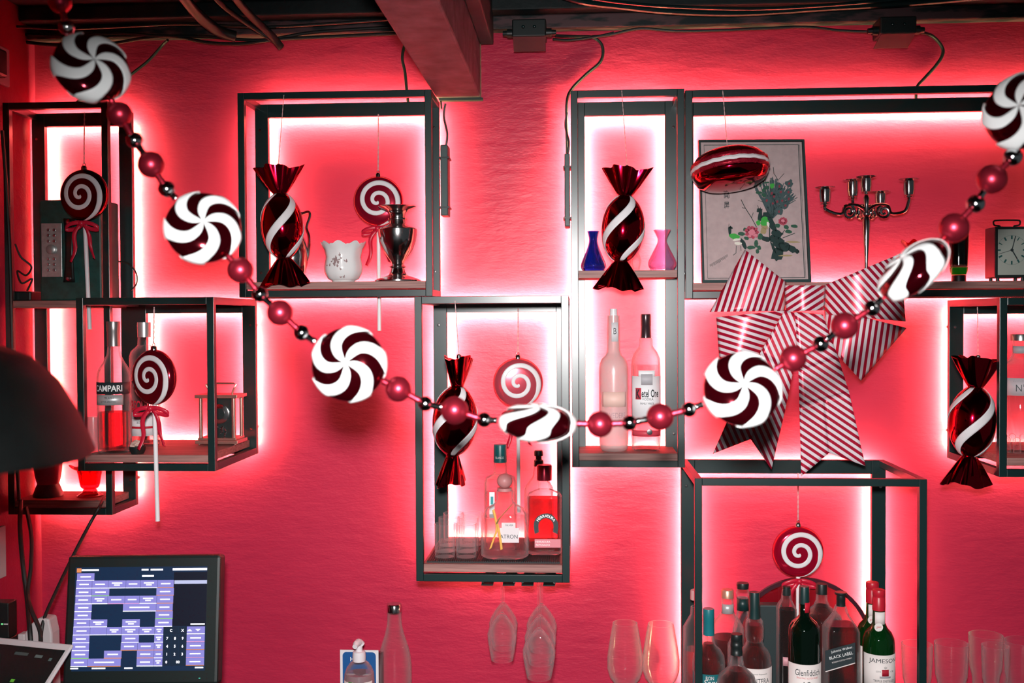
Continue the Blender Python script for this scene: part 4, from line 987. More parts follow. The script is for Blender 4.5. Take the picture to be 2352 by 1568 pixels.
def candelabra():
    y = -.11; c = centre(1989.5, y, 640); s_ = S(y); z = lambda v: Z(1989, v, y)
    t = thing('candelabra', 'silver five-arm candelabra on the long shelf', 'candelabra', (c.x, c.y, zF))
    M = mat('antique_silver', (.50, .49, .50), .13, 1.)
    obj('foot', MB().lathe([(0, zF), (34 * s_, zF), (34 * s_, zF + .003), (24 * s_, zF + .008), (10 * s_, zF + .014), (6 * s_, zF + .022), (0, zF + .022)], c, 36), M, t)
    obj('stem', MB().lathe([(0, zF + .021), (5 * s_, zF + .021), (4 * s_, z(606)), (4.5 * s_, z(590)), (7 * s_, z(545)), (8.5 * s_, z(508)), (6.5 * s_, z(498)), (10 * s_, z(494)), (10 * s_, z(490)), (6 * s_, z(487)), (5 * s_, z(470)), (7 * s_, z(455)), (4 * s_, z(448)), (0, z(447))], c, 24), M, t)
    def cup(u, vrim, vbot, yy, sc_=1.):
        cc = P(u, vrim, yy); cc = Vector((cc.x, yy, 0)); zz = lambda v: Z(u, v, yy); s = S(yy) * sc_
        return obj('candle_cup', MB().lathe([(0, zz(vbot + 6)), (4 * s, zz(vbot + 6)), (4 * s, zz(vbot + 1)), (10 * s, zz(vbot)), (12 * s, zz(vbot - 12)), (12 * s, zz(vrim + 5)), (22 * s, zz(vrim + 1)), (22 * s, zz(vrim)), (9 * s, zz(vrim + 2)), (8 * s, zz(vbot - 10)), (0, zz(vbot - 9))], cc, 28), M, t), cc
    cup(1989.5, 405, 440, y)
    for u, vr, vb, dy in ((1895, 430, 464, -.03), (1958.5, 413, 450, .04), (2022, 440, 470, .045), (2087.6, 411, 447, -.02)):
        yy = y + dy if dy < 0 else y + dy * .9
        _, cc = cup(u, vr, vb, yy)
        p_end = Vector((cc.x, cc.y, Z(u, vb + 6, yy))); p0 = Vector((c.x, c.y, z(484)))
        sgn = 1 if cc.x > c.x else -1; dx = (cc - Vector((c.x, c.y, 0))); dx.z = 0
        pts = [p0, p0 + dx * .22 + Vector((0, 0, 12 * s_)), p0 + dx * .50 + Vector((0, 0, 10 * s_)), p0 + dx * .58 + Vector((0, 0, -6 * s_)), p0 + dx * .72 + Vector((0, 0, -8 * s_)), p0 + dx * .92 + Vector((0, 0, -2 * s_)), p_end + Vector((0, 0, -8 * s_)), p_end]
        arm = obj('arm', MB().tube(catmull(pts, 6), .0036, 8), M, t)
        ctr = p0 + dx * .42 + Vector((0, 0, -4 * s_)); dn = dx.normalized()
        sp = [ctr + dn * (16 - 13 * k / 20) * s_ * math.cos(k * .5 + 2) + Vector((0, 0, (16 - 13 * k / 20) * s_ * math.sin(k * .5 + 2))) for k in range(21)]
        obj('scroll', MB().tube(sp, .0030, 7), M, arm)
        obj('drip_pan', MB().lathe([(0, -.001), (11 * s_, 0), (9 * s_, .002), (0, .002)], p_end, 20), M, arm)
candelabra()
y = -.10; c = centre(2202, y, 645); s_ = S(y); z = lambda v: Z(2202, v, y)
gg = thing('green_glass_tumbler', 'tall dark glass tumbler with bright green base', 'tumbler', (c.x, c.y, zF))
obj('wall', MB().lathe([(16 * s_, z(613.5)), (19.2 * s_, z(612)), (20.5 * s_, z(560)), (21 * s_, z(530)), (19 * s_, z(530)), (17.4 * s_, z(608)), (0, z(609)), (0, z(613)), (15 * s_, z(613.5))], c, 36), thin_glass('smoky_green_glass', (.12, .30, .22), edge=.5, refr=.3), gg)
obj('green_base', MB().lathe([(0, z(631)), (15.5 * s_, z(631)), (18.6 * s_, z(622)), (19 * s_, z(614)), (0, z(616))], c, 36), thin_glass('vivid_green_glass', (.05, .7, .08), edge=.4, body=((.03, .85, .04), .95)), gg)
obj('dark_foot', MB().lathe([(0, zF), (15.5 * s_, zF), (15 * s_, z(632)), (0, z(632))], c, 36), M_blackp, gg)
def mantel_clock():
    y = -.145; a = P(2284, 641, y); b = P(2364, 520, y)
    t = thing('table_clock', 'square black table clock with cream dial and top handle', 'clock', ((a.x + b.x) / 2, -.12, zF))
    z0 = zF + .0075
    obj('case', MB().box(a.x, b.x, y, -.09, z0, b.z), mat('clock_case', (.10, .012, .02), .35), t, smooth=False, bevel=.002)
    fr = MB(); e = .0055
    for q in ((a.x, a.x + e, z0, b.z), (b.x - e, b.x, z0, b.z), (a.x + e, b.x - e, b.z - e, b.z), (a.x + e, b.x - e, z0, z0 + e)): fr.box(q[0], q[1], y - .004, y, q[2], q[3])
    obj('bezel', fr, M_blackp, t, smooth=False)
    dl = obj('dial', MB().box(a.x + e, b.x - e, y - .0012, y, z0 + e, b.z - e), mat('pale_dial', (.40, .43, .38), .6), t, smooth=False)
    s_ = S(y); cc = P(2324, 574, y - .002)
    def ray(a_, r0_, r1_, w_, d=0.):
        dx, dz = math.sin(a_), math.cos(a_); n = Vector((dz, 0, -dx)) * w_ * s_ / 2; dr = Vector((dx, 0, dz))
        p0 = cc + dr * r0_ * s_ + Vector((0, -d, 0)); p1 = cc + dr * r1_ * s_ + Vector((0, -d, 0))
        return MB().add([p0 - n, p0 + n, p1 + n, p1 - n], [(3, 2, 1, 0)])
    M_tl = mat('dial_teal', (.015, .09, .085), .5)
    for k in range(12): obj('hour_mark', ray(k * PI / 6, 24, 32, 3.6 if k not in (1, 10, 2) else 2), M_tl, dl, smooth=False)
    obj('minute_hand', ray(math.radians(14), -3, 32, 2.0, .001), M_ink, dl, smooth=False)
    obj('hour_hand', ray(math.radians(150), -3, 23, 2.6, .0012), M_ink, dl, smooth=False)
    obj('second_hand', ray(math.radians(253), -3, 31, .9, .0014), M_ink, dl, smooth=False)
    rg = [cc + Vector((32.5 * s_ * math.cos(k * PI / 24), 0, 32.5 * s_ * math.sin(k * PI / 24))) for k in range(49)]
    obj('dial_ring', MB().tube(rg, .0002, 4, False), M_tl, dl)
    obj('hand_hub', MB().sphere(cc + Vector((0, -.001, 0)), .0032, 12, 8), M_ink, dl)
    hz = b.z; hh = P(2316, 503, y).z
    m = (a.x + b.x) / 2; k = 22 * s_
    obj('handle', MB().tube(catmull([(m - k * .7, -.118, hz), (m - k * .75, -.118, hz + .004), (m - k * 1.25, -.118, hz + .006), (m - k * 1.3, -.118, hh - .002), (m - k * .8, -.118, hh), (m + k * .8, -.118, hh), (m + k * 1.3, -.118, hh - .002), (m + k * 1.25, -.118, hz + .006), (m + k * .75, -.118, hz + .004), (m + k * .7, -.118, hz)], 5), .0019, 8), M_blackp, t)
    for sx in (a.x + .010, b.x - .010):
        for yy in (y + .008, -.098): obj('foot', MB().lathe([(0, zF), (.004, zF), (.0035, z0), (0, z0)], (sx, yy, 0), 12), M_blackp, t)
mantel_clock()

# ------------------------------------------------------------------ bottles inside the counter frame
zg = ZC + .0004
M_dark = thin_glass('dark_rum', (.30, .045, .05), refr=.5, edge=.2)
M_whisky = thin_glass('dark_whisky', (.50, .07, .10), refr=.5, edge=.2)
M_ggreen = thin_glass('green_bottle_glass', (.10, .42, .14), edge=.6, body=((.008, .10, .02), .55))
M_gdark = thin_glass('black_green_bottle_glass', (.06, .18, .10), edge=.6, body=((.004, .018, .010), .75))
M_tealcap = mat('teal_screw_cap', (.01, .16, .19), .4)
BG = 'spirit bottles inside the counter frame'
t, c = bottle('clear_spirit_bottle', 'clear spirit bottle partly behind the front post of the counter frame', 'bottle', 1598, -.165,
    [(1392, 11), (1410, 12), (1424, 20), (1440, 29), (1590, 30), (1620, 29)], zg, M_glass, MATS['clear_spirit'], 1490, [(1354, 11), (1357, 12), (1376, 12)], mat('pale_pink_cap', (.65, .35, .35), .4), group=BG)
t, c = bottle('rum_bottle', 'dark rum bottle with teal cap and teal label', 'bottle', 1628, -.24,
    [(1455, 12), (1470, 13), (1480, 16), (1490, 27), (1504, 35), (1520, 37), (1640, 37), (1680, 36)], zg, M_glass, M_dark, 1476, [(1397, 12), (1399, 12.8), (1422, 12.8), (1423, 12.4), (1457, 12.8)], M_tealcap, group=BG)
wrap(t, 'teal_label', 1628, -.24, 37, 1537, 1640, mat('teal_label', (.01, .13, .15), .5), -80, 80, c)
wraptext(t, 'small_print', 'RON', 1628, -.24, 37, 1545, 8, M_label, 18, c, -.05)
wraptext(t, 'brand_lettering', 'Santi', 1628, -.24, 37, 1555, 13, M_label, 40, c, .08, shear=.3)
wraptext(t, 'small_print', 'DE CUBA', 1628, -.24, 37, 1568, 8, M_label, 36, c, 0)
t, c = bottle('amber_bottle', 'amber liqueur bottle with ribbed black screw cap', 'bottle', 1692, -.295,
    [(1502, 13), (1515, 15), (1528, 17), (1538, 27), (1550, 40), (1564, 44), (1660, 44), (1705, 43)], zg, M_glass, thin_glass('ruby_amber', (.80, .13, .19), refr=.45, edge=.2), 1536,
    [(1455, 12.5), (1457, 13.5), (1468, 13.5), (1469, 12.8), (1476, 12.8), (1477, 13.5), (1484, 13.5), (1485, 12.8), (1494, 12.8), (1495, 13.5), (1503, 13.5)], M_blackp, group=BG)
t, c = bottle('gold_cap_bottle', 'clear shouldered bottle with gold cap and silver neck label', 'bottle', 1671, -.094,
    [(1372, 13), (1404, 15), (1412, 19), (1424, 29), (1438, 36), (1446, 37), (1600, 37), (1625, 36)], zg, M_glass, thin_glass('smoky_liquid', (.30, .25, .25), refr=.4, edge=.2), 1462,
    [(1353, 12.5), (1355, 14), (1372, 14)], mat('gold_cap', (.75, .42, .30), .35, .6), group=BG)
wrap(t, 'neck_label', 1677, -.097, 14.6, 1385, 1407, mat('silver_label', (.55, .53, .54), .4, .4), -60, 60, c)
t, c = bottle('black_band_bottle', 'clear long-necked bottle with glass stopper and black neck band', 'bottle', 1706, -.157,
    [(1372, 12), (1402, 13), (1420, 16), (1440, 21), (1460, 24), (1480, 34), (1600, 35), (1640, 34)], zg, M_glass, MATS['clear_spirit'], 1500, None, None, group=BG)
s_ = S(-.157); z = lambda v: Z(1706, v, -.157)
obj('stopper_top', MB().lathe([(0, z(1351)), (13 * s_, z(1351)), (14 * s_, z(1341)), (13 * s_, z(1338)), (0, z(1338))], c, 28), M_blackp, t)
obj('stopper_ball', MB().lathe([(0, z(1372)), (12 * s_, z(1371)), (15 * s_, z(1361)), (12 * s_, z(1351)), (0, z(1351))], c, 28), M_glass, t)
wrap(t, 'neck_band', 1706, -.157, 13, 1373, 1400, mat('teal_black_foil', (.006, .03, .03), .4), -179, 179, c)
t, c = bottle('bulb_neck_bottle', 'red liqueur bottle with bulbed neck, black capsule and cream label', 'bottle', 1733, -.222,
    [(1417, 13), (1424, 19), (1440, 21), (1462, 21), (1472, 18), (1476, 20), (1482, 22), (1492, 31), (1506, 37), (1520, 38), (1640, 38), (1670, 37)], zg, M_glass, thin_glass('ruby_amber', (.80, .13, .19), refr=.45, edge=.2), 1433,
    [(1359, 11.5), (1361, 12.2), (1400, 12), (1419, 13.5)], mat('teal_black_foil', (.006, .03, .03), .4), group=BG)
wrap(t, 'cream_label', 1733, -.222, 38, 1524, 1640, M_label, -80, 80, c)
wraptext(t, 'brand_lettering', 'MONTERA', 1733, -.222, 38, 1551, 11, M_ink, 58, c, .02)
wraptext(t, 'small_print', 'Traditional Reposado', 1733, -.222, 38, 1536, 4.5, M_ink, 44, c, .05, shear=.2)
wraptext(t, 'ornament_print', '+', 1733, -.222, 38, 1564, 6, M_ink, 6, c, 0)
# arched smoked mirror and dark box behind the bottles
y = -.0545
mr = thing('arched_mirror', 'arched dark framed mirror standing behind the whiskey bottles', 'mirror', (P(1845, 1480, y).x, y, zg))
s_ = S(y); ctr = P(1845, 1482, y)
pts = [(ctr.x - 155 * s_, zg), *[(ctr.x + 155 * s_ * math.cos(PI - k * PI / 40), ctr.z + 155 * s_ * math.sin(PI - k * PI / 40)) for k in range(41)], (ctr.x + 155 * s_, zg)]
inn = [(ctr.x - 146 * s_, zg), *[(ctr.x + 146 * s_ * math.cos(PI - k * PI / 40), ctr.z + 146 * s_ * math.sin(PI - k * PI / 40)) for k in range(41)], (ctr.x + 146 * s_, zg)]
fm = MB(); n_ = len(pts)
fm.add([Vector((a, yy, b)) for yy in (y - .005, y + .005) for a, b in pts] + [Vector((a, yy, b)) for yy in (y - .005, y + .005) for a, b in inn],
       [(i, i + 1, 2 * n_ + i + 1, 2 * n_ + i) for i in range(n_ - 1)] + [(n_ + i + 1, n_ + i, 3 * n_ + i, 3 * n_ + i + 1) for i in range(n_ - 1)] +
       [(i + 1, i, n_ + i, n_ + i + 1) for i in range(n_ - 1)] + [(2 * n_ + i, 2 * n_ + i + 1, 3 * n_ + i + 1, 3 * n_ + i) for i in range(n_ - 1)])
obj('frame', fm, mat('smoky_frame', (.05, .012, .02), .3), mr, smooth=False)
obj('glass_pane', MB().prism(inn, y - .001, y + .001), thin_glass('smoked_pane', (.72, .55, .58), f0=.06, edge=.4), mr, smooth=False)
bx_ = MB(); a_ = P(1744, 1389, -.12); b_ = P(1798, 1389, -.12); bx_.box(a_.x, b_.x, -.12, -.09, zg, a_.z)
tag(obj('slate_box', bx_, mat('slate_teal', (.018, .032, .034), .5), loc=((a_.x + b_.x) / 2, -.105, zg), smooth=False, bevel=.004), 'dark slate-coloured carton standing before the arched mirror', 'box')
t, c = bottle('silver_edged_bottle', 'tall dark-filled square bottle directly below the bright red lollipop', 'bottle', 1806, -.155,
    [(1352, 9), (1376, 11), (1386, 17), (1396, 21), (1600, 22), (1625, 21)], zg, M_glass, MATS['smoky_liquid'], 1398, [(1346, 9), (1360, 10), (1366, 9.6)], M_blackp, sq=5., group=BG)
wrap(t, 'round_seal', 1806, -.155, 22, 1502, 1522, mat('pink_seal', (.65, .30, .34), .5), -30, 40, c)
t, c = bottle('green_malt_bottle', 'dark green malt whisky bottle with cream label and red neck tag', 'bottle', 1847, -.285,
    [(1352, 10.5), (1412, 12), (1418, 17), (1426, 27), (1438, 34), (1450, 35.5), (1640, 35.5), (1690, 34)], zg, M_gdark, None, None,
    [(1346, 10.5), (1349, 11.5), (1385, 11.8)], mat('teal_black_foil', (.006, .03, .03), .4), group=BG)
wrap(t, 'neck_tag', 1847, -.285, 12, 1381, 1404, M_rink, -5, 65, c)
wrap(t, 'cream_label', 1847, -.285, 35.6, 1515, 1650, M_label, -84, 84, c, off=.0014)
wraptext(t, 'brand_lettering', 'Glenfiddich', 1847, -.285, 35.6, 1533, 14, M_ink, 60, c, .05, off=.0020)
wraptext(t, 'small_print', 'SINGLE MALT SCOTCH WHISKY', 1847, -.285, 35.6, 1545, 4, M_rink, 52, c, .03, off=.0020)
wraptext(t, 'age_number', '12', 1847, -.285, 35.6, 1562, 17, M_ink, 18, c, 0, off=.0020)
t, c = bottle('broad_whisky_bottle', 'broad-shouldered clear bottle of dark whisky behind the green bottle', 'bottle', 1887, -.150,
    [(1362, 12), (1378, 13), (1390, 18), (1402, 32), (1412, 42), (1424, 45), (1600, 45), (1630, 44)], zg, M_glass, M_whisky, 1389, [(1340, 12), (1343, 13), (1363, 13)], M_blackp, group=BG)
wrap(t, 'white_tag', 1887, -.150, 45, 1474, 1490, M_wlabel, -10, 12, c)
t, c = bottle('square_whisky_bottle', 'square whisky bottle with slanted black label', 'bottle', 1931, -.235,
    [(1390, 11), (1396, 13), (1408, 16), (1422, 25), (1434, 33), (1444, 37), (1640, 37.5), (1670, 37)], zg, M_glass, M_whisky, 1432,
    [(1359, 13), (1361, 14), (1364, 13), (1366, 9.5), (1376, 10.5), (1378, 9.5), (1391, 10.5)], M_blackp, sq=6., group=BG)
yl = c.y - 37.5 * S(-.235) - .0012
quad_px('slanted_label', [(1895, 1494), (1964, 1475), (1964, 1521), (1895, 1541)], yl, M_ink, t)
quad_px('label_edge_line', [(1896, 1541), (1964, 1521), (1964, 1523), (1896, 1543)], yl - .0008, M_label, t)
flattext(t, 'brand_lettering', 'Johnnie Walker.', 1934, 1492, yl - .0016, 7, M_gink, 50, .26)
flattext(t, 'brand_lettering', 'BLACK LABEL', 1932, 1505, yl - .0016, 7, M_gink, 54, .26)
flattext(t, 'small_print', 'BLENDED SCOTCH WHISKY', 1934, 1516, yl - .0016, 3, M_label, 46, .26)
def irish(label, u, y, vt):
    d = vt - 1353
    t, c = bottle('irish_whiskey_bottle', label, 'bottle', u, y, [(1397 + d, 13), (1428 + d, 14), (1440 + d, 19), (1450 + d, 28), (1464 + d, 34), (1480 + d, 35), (1590, 35), (1660, 34)], zg, M_ggreen, None, None,
        [(1353 + d, 13), (1355 + d, 14), (1366 + d, 14), (1367 + d, 13.3), (1371 + d, 13.3), (1372 + d, 14), (1400 + d, 14)], mat('red_screw_cap', (.50, .012, .03), .35), group=BG)
    wrap(t, 'neck_label', u, y, 14, 1402 + d, 1432 + d, M_label, -50, 50, c)
    q = P(u, 1440 + d, c.y - 17 * S(y) - .003)
    obj('round_neck_seal', MB().lathe([(0, 0), (9.5 * S(y), 0), (9.5 * S(y), .001), (0, .0012)], q, 24, Qy), M_label, t)
    q2 = q + Vector((0, -.0016, 0)); mb = MB(); text_flat(mb, 'JJ&S', lambda x, zz: q2 + Vector((x, 0, zz)), 11 * S(y), 5 * S(y)); obj('seal_lettering', mb, M_rink, t, smooth=False)
    wrap(t, 'cream_label', u, y, 35, 1494 + d, 1590, M_label, -82, 82, c)
    wraptext(t, 'brand_lettering', 'JAMESON', u, y, 35, 1508 + d, 12, M_ink, 68, c, .06)
    cr_ = [(-7, 8), (7, 8), (8, -6), (-8, -6)]
    wrap(t, 'crest_shield', u, y, 35, 1526 + d, 1541 + d, mat('crest_red', (.40, .012, .03), .5), -4, 21, c, off=.001)
    wrap(t, 'crest_banner', u, y, 35, 1541.5 + d, 1545.5 + d, mat('grey_ink', (.35, .33, .36), .5), -12, 28, c, off=.001)
    wraptext(t, 'crest_top', '*', u, y, 35, 1522 + d, 6, M_ink, 7, c, .15)
    wraptext(t, 'small_print', 'ESTD', u, y, 35, 1531 + d, 3.5, M_ink, 10, c, -.28); wraptext(t, 'small_print', '1780', u, y, 35, 1531 + d, 3.5, M_ink, 9, c, .62)
    wraptext(t, 'small_print', 'TRIPLE DISTILLED', u, y, 35, 1552 + d, 5, M_ink, 50, c, .10); wraptext(t, 'small_print', 'IRISH WHISKEY', u, y, 35, 1562 + d, 4, M_ink, 44, c, .10)
irish('green whiskey bottle with red cap, the one whose full cream label shows', 2018, -.245, 1353)
irish('green whiskey bottle with red cap half hidden behind its twin', 2003, -.145, 1336)

# ------------------------------------------------------------------ gin bottle in the right-hand shelf
t, c = bottle('gin_bottle', 'clear gin bottle with steel cap and fluted base', 'bottle', 2343, -.23,
    [(782, 17), (790, 16), (816, 18), (826, 25), (836, 40), (842, 43), (1000, 43), (1048, 42)], zH, M_glass, MATS['clear_spirit'], 900, [(767, 21), (770, 22), (782, 22)], mat('steel_cap', (.45, .47, .46), .25, .9))
wrap(t, 'neck_label', 2343, -.23, 17, 794, 811, mat('grey_print', (.45, .43, .46), .5), -85, 85, c)
wrap(t, 'paper_label', 2343, -.23, 43, 866, 906, mat('grey_pink_label', (.60, .52, .55), .5), -85, 85, c)
wraptext(t, 'brand_lettering', 'N\u00b0 3', 2343, -.23, 43, 888, 16, M_ink, 34, c, -.2)
wraptext(t, 'small_print', 'London Dry', 2343, -.23, 43, 873, 7, mat('grey_ink', (.35, .33, .36), .5), 46, c, -.2, shear=.4)
fl_ = MB(); s_ = S(-.23)
for k in range(12):
    a = k * 2 * PI / 12; p = Vector((c.x + 43.5 * s_ * math.sin(a), c.y - 43.5 * s_ * math.cos(a), 0))
    obj('flute', MB().tube([(p.x, p.y, zH + .002), (p.x, p.y, zH + .030), (p.x, p.y, zH + .034)], [.0075, .007, .003], 10), M_glass, t)

# ------------------------------------------------------------------ glasses
def wine_glass(label, u, y, vtip, hw, zfoot):
    s_ = S(y); c = centre(u, y, vtip); zt = Z(u, vtip, y); h = hw / 34.
    t = thing('wine_glass', label, 'glass', (c.x, c.y, zt - .09), 'stemmed glasses hanging upside down')
    k = s_ * hw
    pr = [(.0025, zt + .001), (.3 * k, zt - .006), (.62 * k, zt - .020), (.88 * k, zt - .034), (1.0 * k, zt - .047), (.97 * k, zt - .062), (.86 * k, zt - .085), (.74 * k, zt - .1045)]
    tk = .0012
    q = [(0, zt + .001)] + pr + [(.74 * k - tk, zt - .1045)] + [(max(r - tk, .001), z_ - .0018) for r, z_ in reversed(pr[1:-1])] + [(0, zt - .003)]
    obj('bowl', MB().lathe(q, c, 44), M_glass, t)
    obj('stem', MB().tube([(c.x, c.y, zt - .0005), (c.x, c.y, zt + .012), (c.x, c.y, zfoot - .006), (c.x, c.y, zfoot)], [.0034, .0028, .0028, .004], 14), M_glass, t)
    obj('foot', MB().lathe([(0, zfoot), (.004, zfoot), (.028, zfoot + .0045), (.028, zfoot + .0058), (0, zfoot + .0062)], c, 36), M_glass, t)
zr = BOX['D'][2] - .0068
for lb, u, y, v, hw in (('foremost hanging wine glass in the row of three', 1238, -.29, 1441, 38), ('middle hanging wine glass in the row of three', 1241, -.215, 1412, 36.5), ('rearmost hanging wine glass in the row of three', 1244, -.14, 1386, 35),
                        ('front hanging wine glass in the row of two', 1153, -.175, 1406, 34), ('rear hanging wine glass in the row of two', 1156, -.10, 1383, 33)):
    wine_glass(lb, u, y, v, hw, zr)
gr = thing('glass_rack', 'thin black rail rack under the deep shelf holding wine glasses', 'rack', (P(1196, 1340, -.2).x, -.2, BOX['D'][2] - .02))
for u in (1153, 1241):
    for sx in (-1, 1):
        x = P(u, 1340, -.2).x + sx * .014
        for yy in (-.30, -.07): obj('rail_bracket', MB().box(x + sx * .017, x + sx * .021, yy - .004, yy + .004, zr - .003, BOX['D'][2] - .0002), M_black, gr, smooth=False)
        obj('rail', MB().box(x - .004 + (-.004 if sx < 0 else 0) * 4, x + .004 + (.004 if sx > 0 else 0) * 4, -.32, -.05, zr - .003, zr - .0005), M_black, gr, smooth=False)
stem = [(1430, 28.5), (1450, 32), (1480, 37), (1510, 41), (1535, 41), (1555, 35), (1568, 25), (1576, 18)]
glassware('stemless_glass', 'stemless wine glass beside the counter frame, farther from its post', 1436, -.045, stem, zg, 'stemless glasses on the counter', .0012, .010)
glassware('stemless_glass', 'stemless wine glass standing right against the counter frame', 1518, -.045, [(v + 2, h * 1.03) for v, h in stem], zg, 'stemless glasses on the counter', .0012, .010)
for lb, u, y, v, hw in (('tumbler half hidden behind the far post of the counter frame', 2106, -.06, 1478, 34), ('tumbler just outside the counter frame', 2185, -.075, 1476, 37), ('tallest tumbler at the back of the row', 2264, -.045, 1457, 37),
                        ('short tumbler standing before the tallest one', 2286, -.14, 1482, 30), ('tumbler at the end of the row', 2348, -.08, 1471, 39)):
    glassware('tumbler', lb, u, y, [(v, hw), (v + 40, hw * .97), (v + 75, hw * .92), (v + 92, hw * .8), (v + 100, hw * .6)], zg, 'tumblers on the counter', .0015, .012)

# clear bottle with silver cap, sanitiser, acrylic sign
t, c = bottle('silver_cap_bottle', 'empty clear bottle with silver cap on the counter', 'bottle', 907, -.06,
    [(1402, 16.5), (1404, 17.5), (1408, 16), (1424, 16.5), (1440, 18.5), (1458, 23), (1478, 30), (1500, 36), (1525, 39), (1560, 39.5), (1575, 38)], zg, M_glass, None, None,
    [(1386, 16), (1388, 17.5), (1404, 17.5)], M_silver2)
sgn = thing('counter_sign', 'white edged blue card sign behind the sanitiser pump', 'sign', (P(825, 1568, -.085).x, -.085, zg))
a_ = P(781, 1492, -.085); b_ = P(869, 1492, -.085)
obj('card', MB().box(a_.x, b_.x, -.085, -.082, zg, a_.z), mat('white_card', (.80, .76, .78), .5), sgn, smooth=False)
obj('acrylic_back', MB().box(a_.x + .001, b_.x + .010, -.0815, -.072, zg, a_.z - .006), thin_glass('smoky_acrylic', (.6, .6, .6), .08), sgn, smooth=False)
cx = (a_.x + b_.x) / 2; hw = (b_.x - a_.x) / 2 - 6 * S(-.085); tz = a_.z - 4.5 * S(-.085); r_ = 9 * S(-.085)
rp = [(cx - hw, zg), *[(cx - hw + r_ - r_ * math.cos(k * PI / 12), tz - r_ + r_ * math.sin(k * PI / 12)) for k in range(7)], *[(cx + hw - r_ + r_ * math.sin(k * PI / 12), tz - r_ + r_ * math.cos(k * PI / 12)) for k in range(7)], (cx + hw, zg)]
obj('blue_panel', MB().prism(list(reversed(rp)), -.0856, -.085), mat('blue_print', (.005, .09, .30), .5), sgn, smooth=False)
flattext(sgn, 'lettering', 'H', 808, 1513, -.0864, 10, M_gink, 7, bold=.02)
t, c = bottle('sanitiser_bottle', 'clear hand sanitiser bottle with white pump', 'bottle', 826, -.155,
    [(1515, 14), (1522, 22), (1532, 29), (1545, 34), (1560, 35), (1620, 35), (1640, 34)], zg, M_glass, thin_glass('pale_gel', (.9, .8, .82), body=((.75, .55, .58), .6)), 1545, None, None)
s_ = S(-.155); z = lambda v: Z(826, v, -.155); M_pump = mat('white_pump', (.80, .74, .77), .45)
obj('pump_collar', MB().lathe([(0, z(1517)), (15 * s_, z(1517)), (15.5 * s_, z(1505)), (14.5 * s_, z(1496)), (11 * s_, z(1494)), (0, z(1494))], c, 32), M_pump, t)
obj('pump_stem', MB().tube([(c.x, c.y, z(1495)), (c.x, c.y, z(1480))], 8 * s_, 18), M_pump, t)
obj('pump_head', MB().tube(catmull([(c.x + 5 * s_, c.y + .004, z(1482)), (c.x, c.y, z(1475)), (c.x - 3 * s_, c.y - .014, z(1474)), (c.x - 4 * s_, c.y - .026, z(1477))], 5), [9 * s_] * 8 + [8.5 * s_, 8 * s_, 8 * s_, 7.5 * s_, 7 * s_, 6.5 * s_, 6 * s_, 6 * s_], 14), M_pump, t)
wrap(t, 'paper_label', 826, -.155, 35, 1557, 1625, M_label, -70, 70, c)
wrap(t, 'green_stripe', 826, -.155, 35, 1556, 1625, mat('green_print', (.06, .32, .04), .5), -32, -5, c, off=.001)
mbt = MB(); R = 35 * S(-.155) + .0016; zc_ = z(1572)
text_flat(mbt, 'NATURAL', lambda x, zz: Vector((c.x + R * math.sin(-.32 - zz / R), c.y - R * math.cos(-.32 - zz / R), zc_ + x)), 34 * s_, 9 * s_, .02)
obj('brand_lettering', mbt, M_label, t, smooth=False)

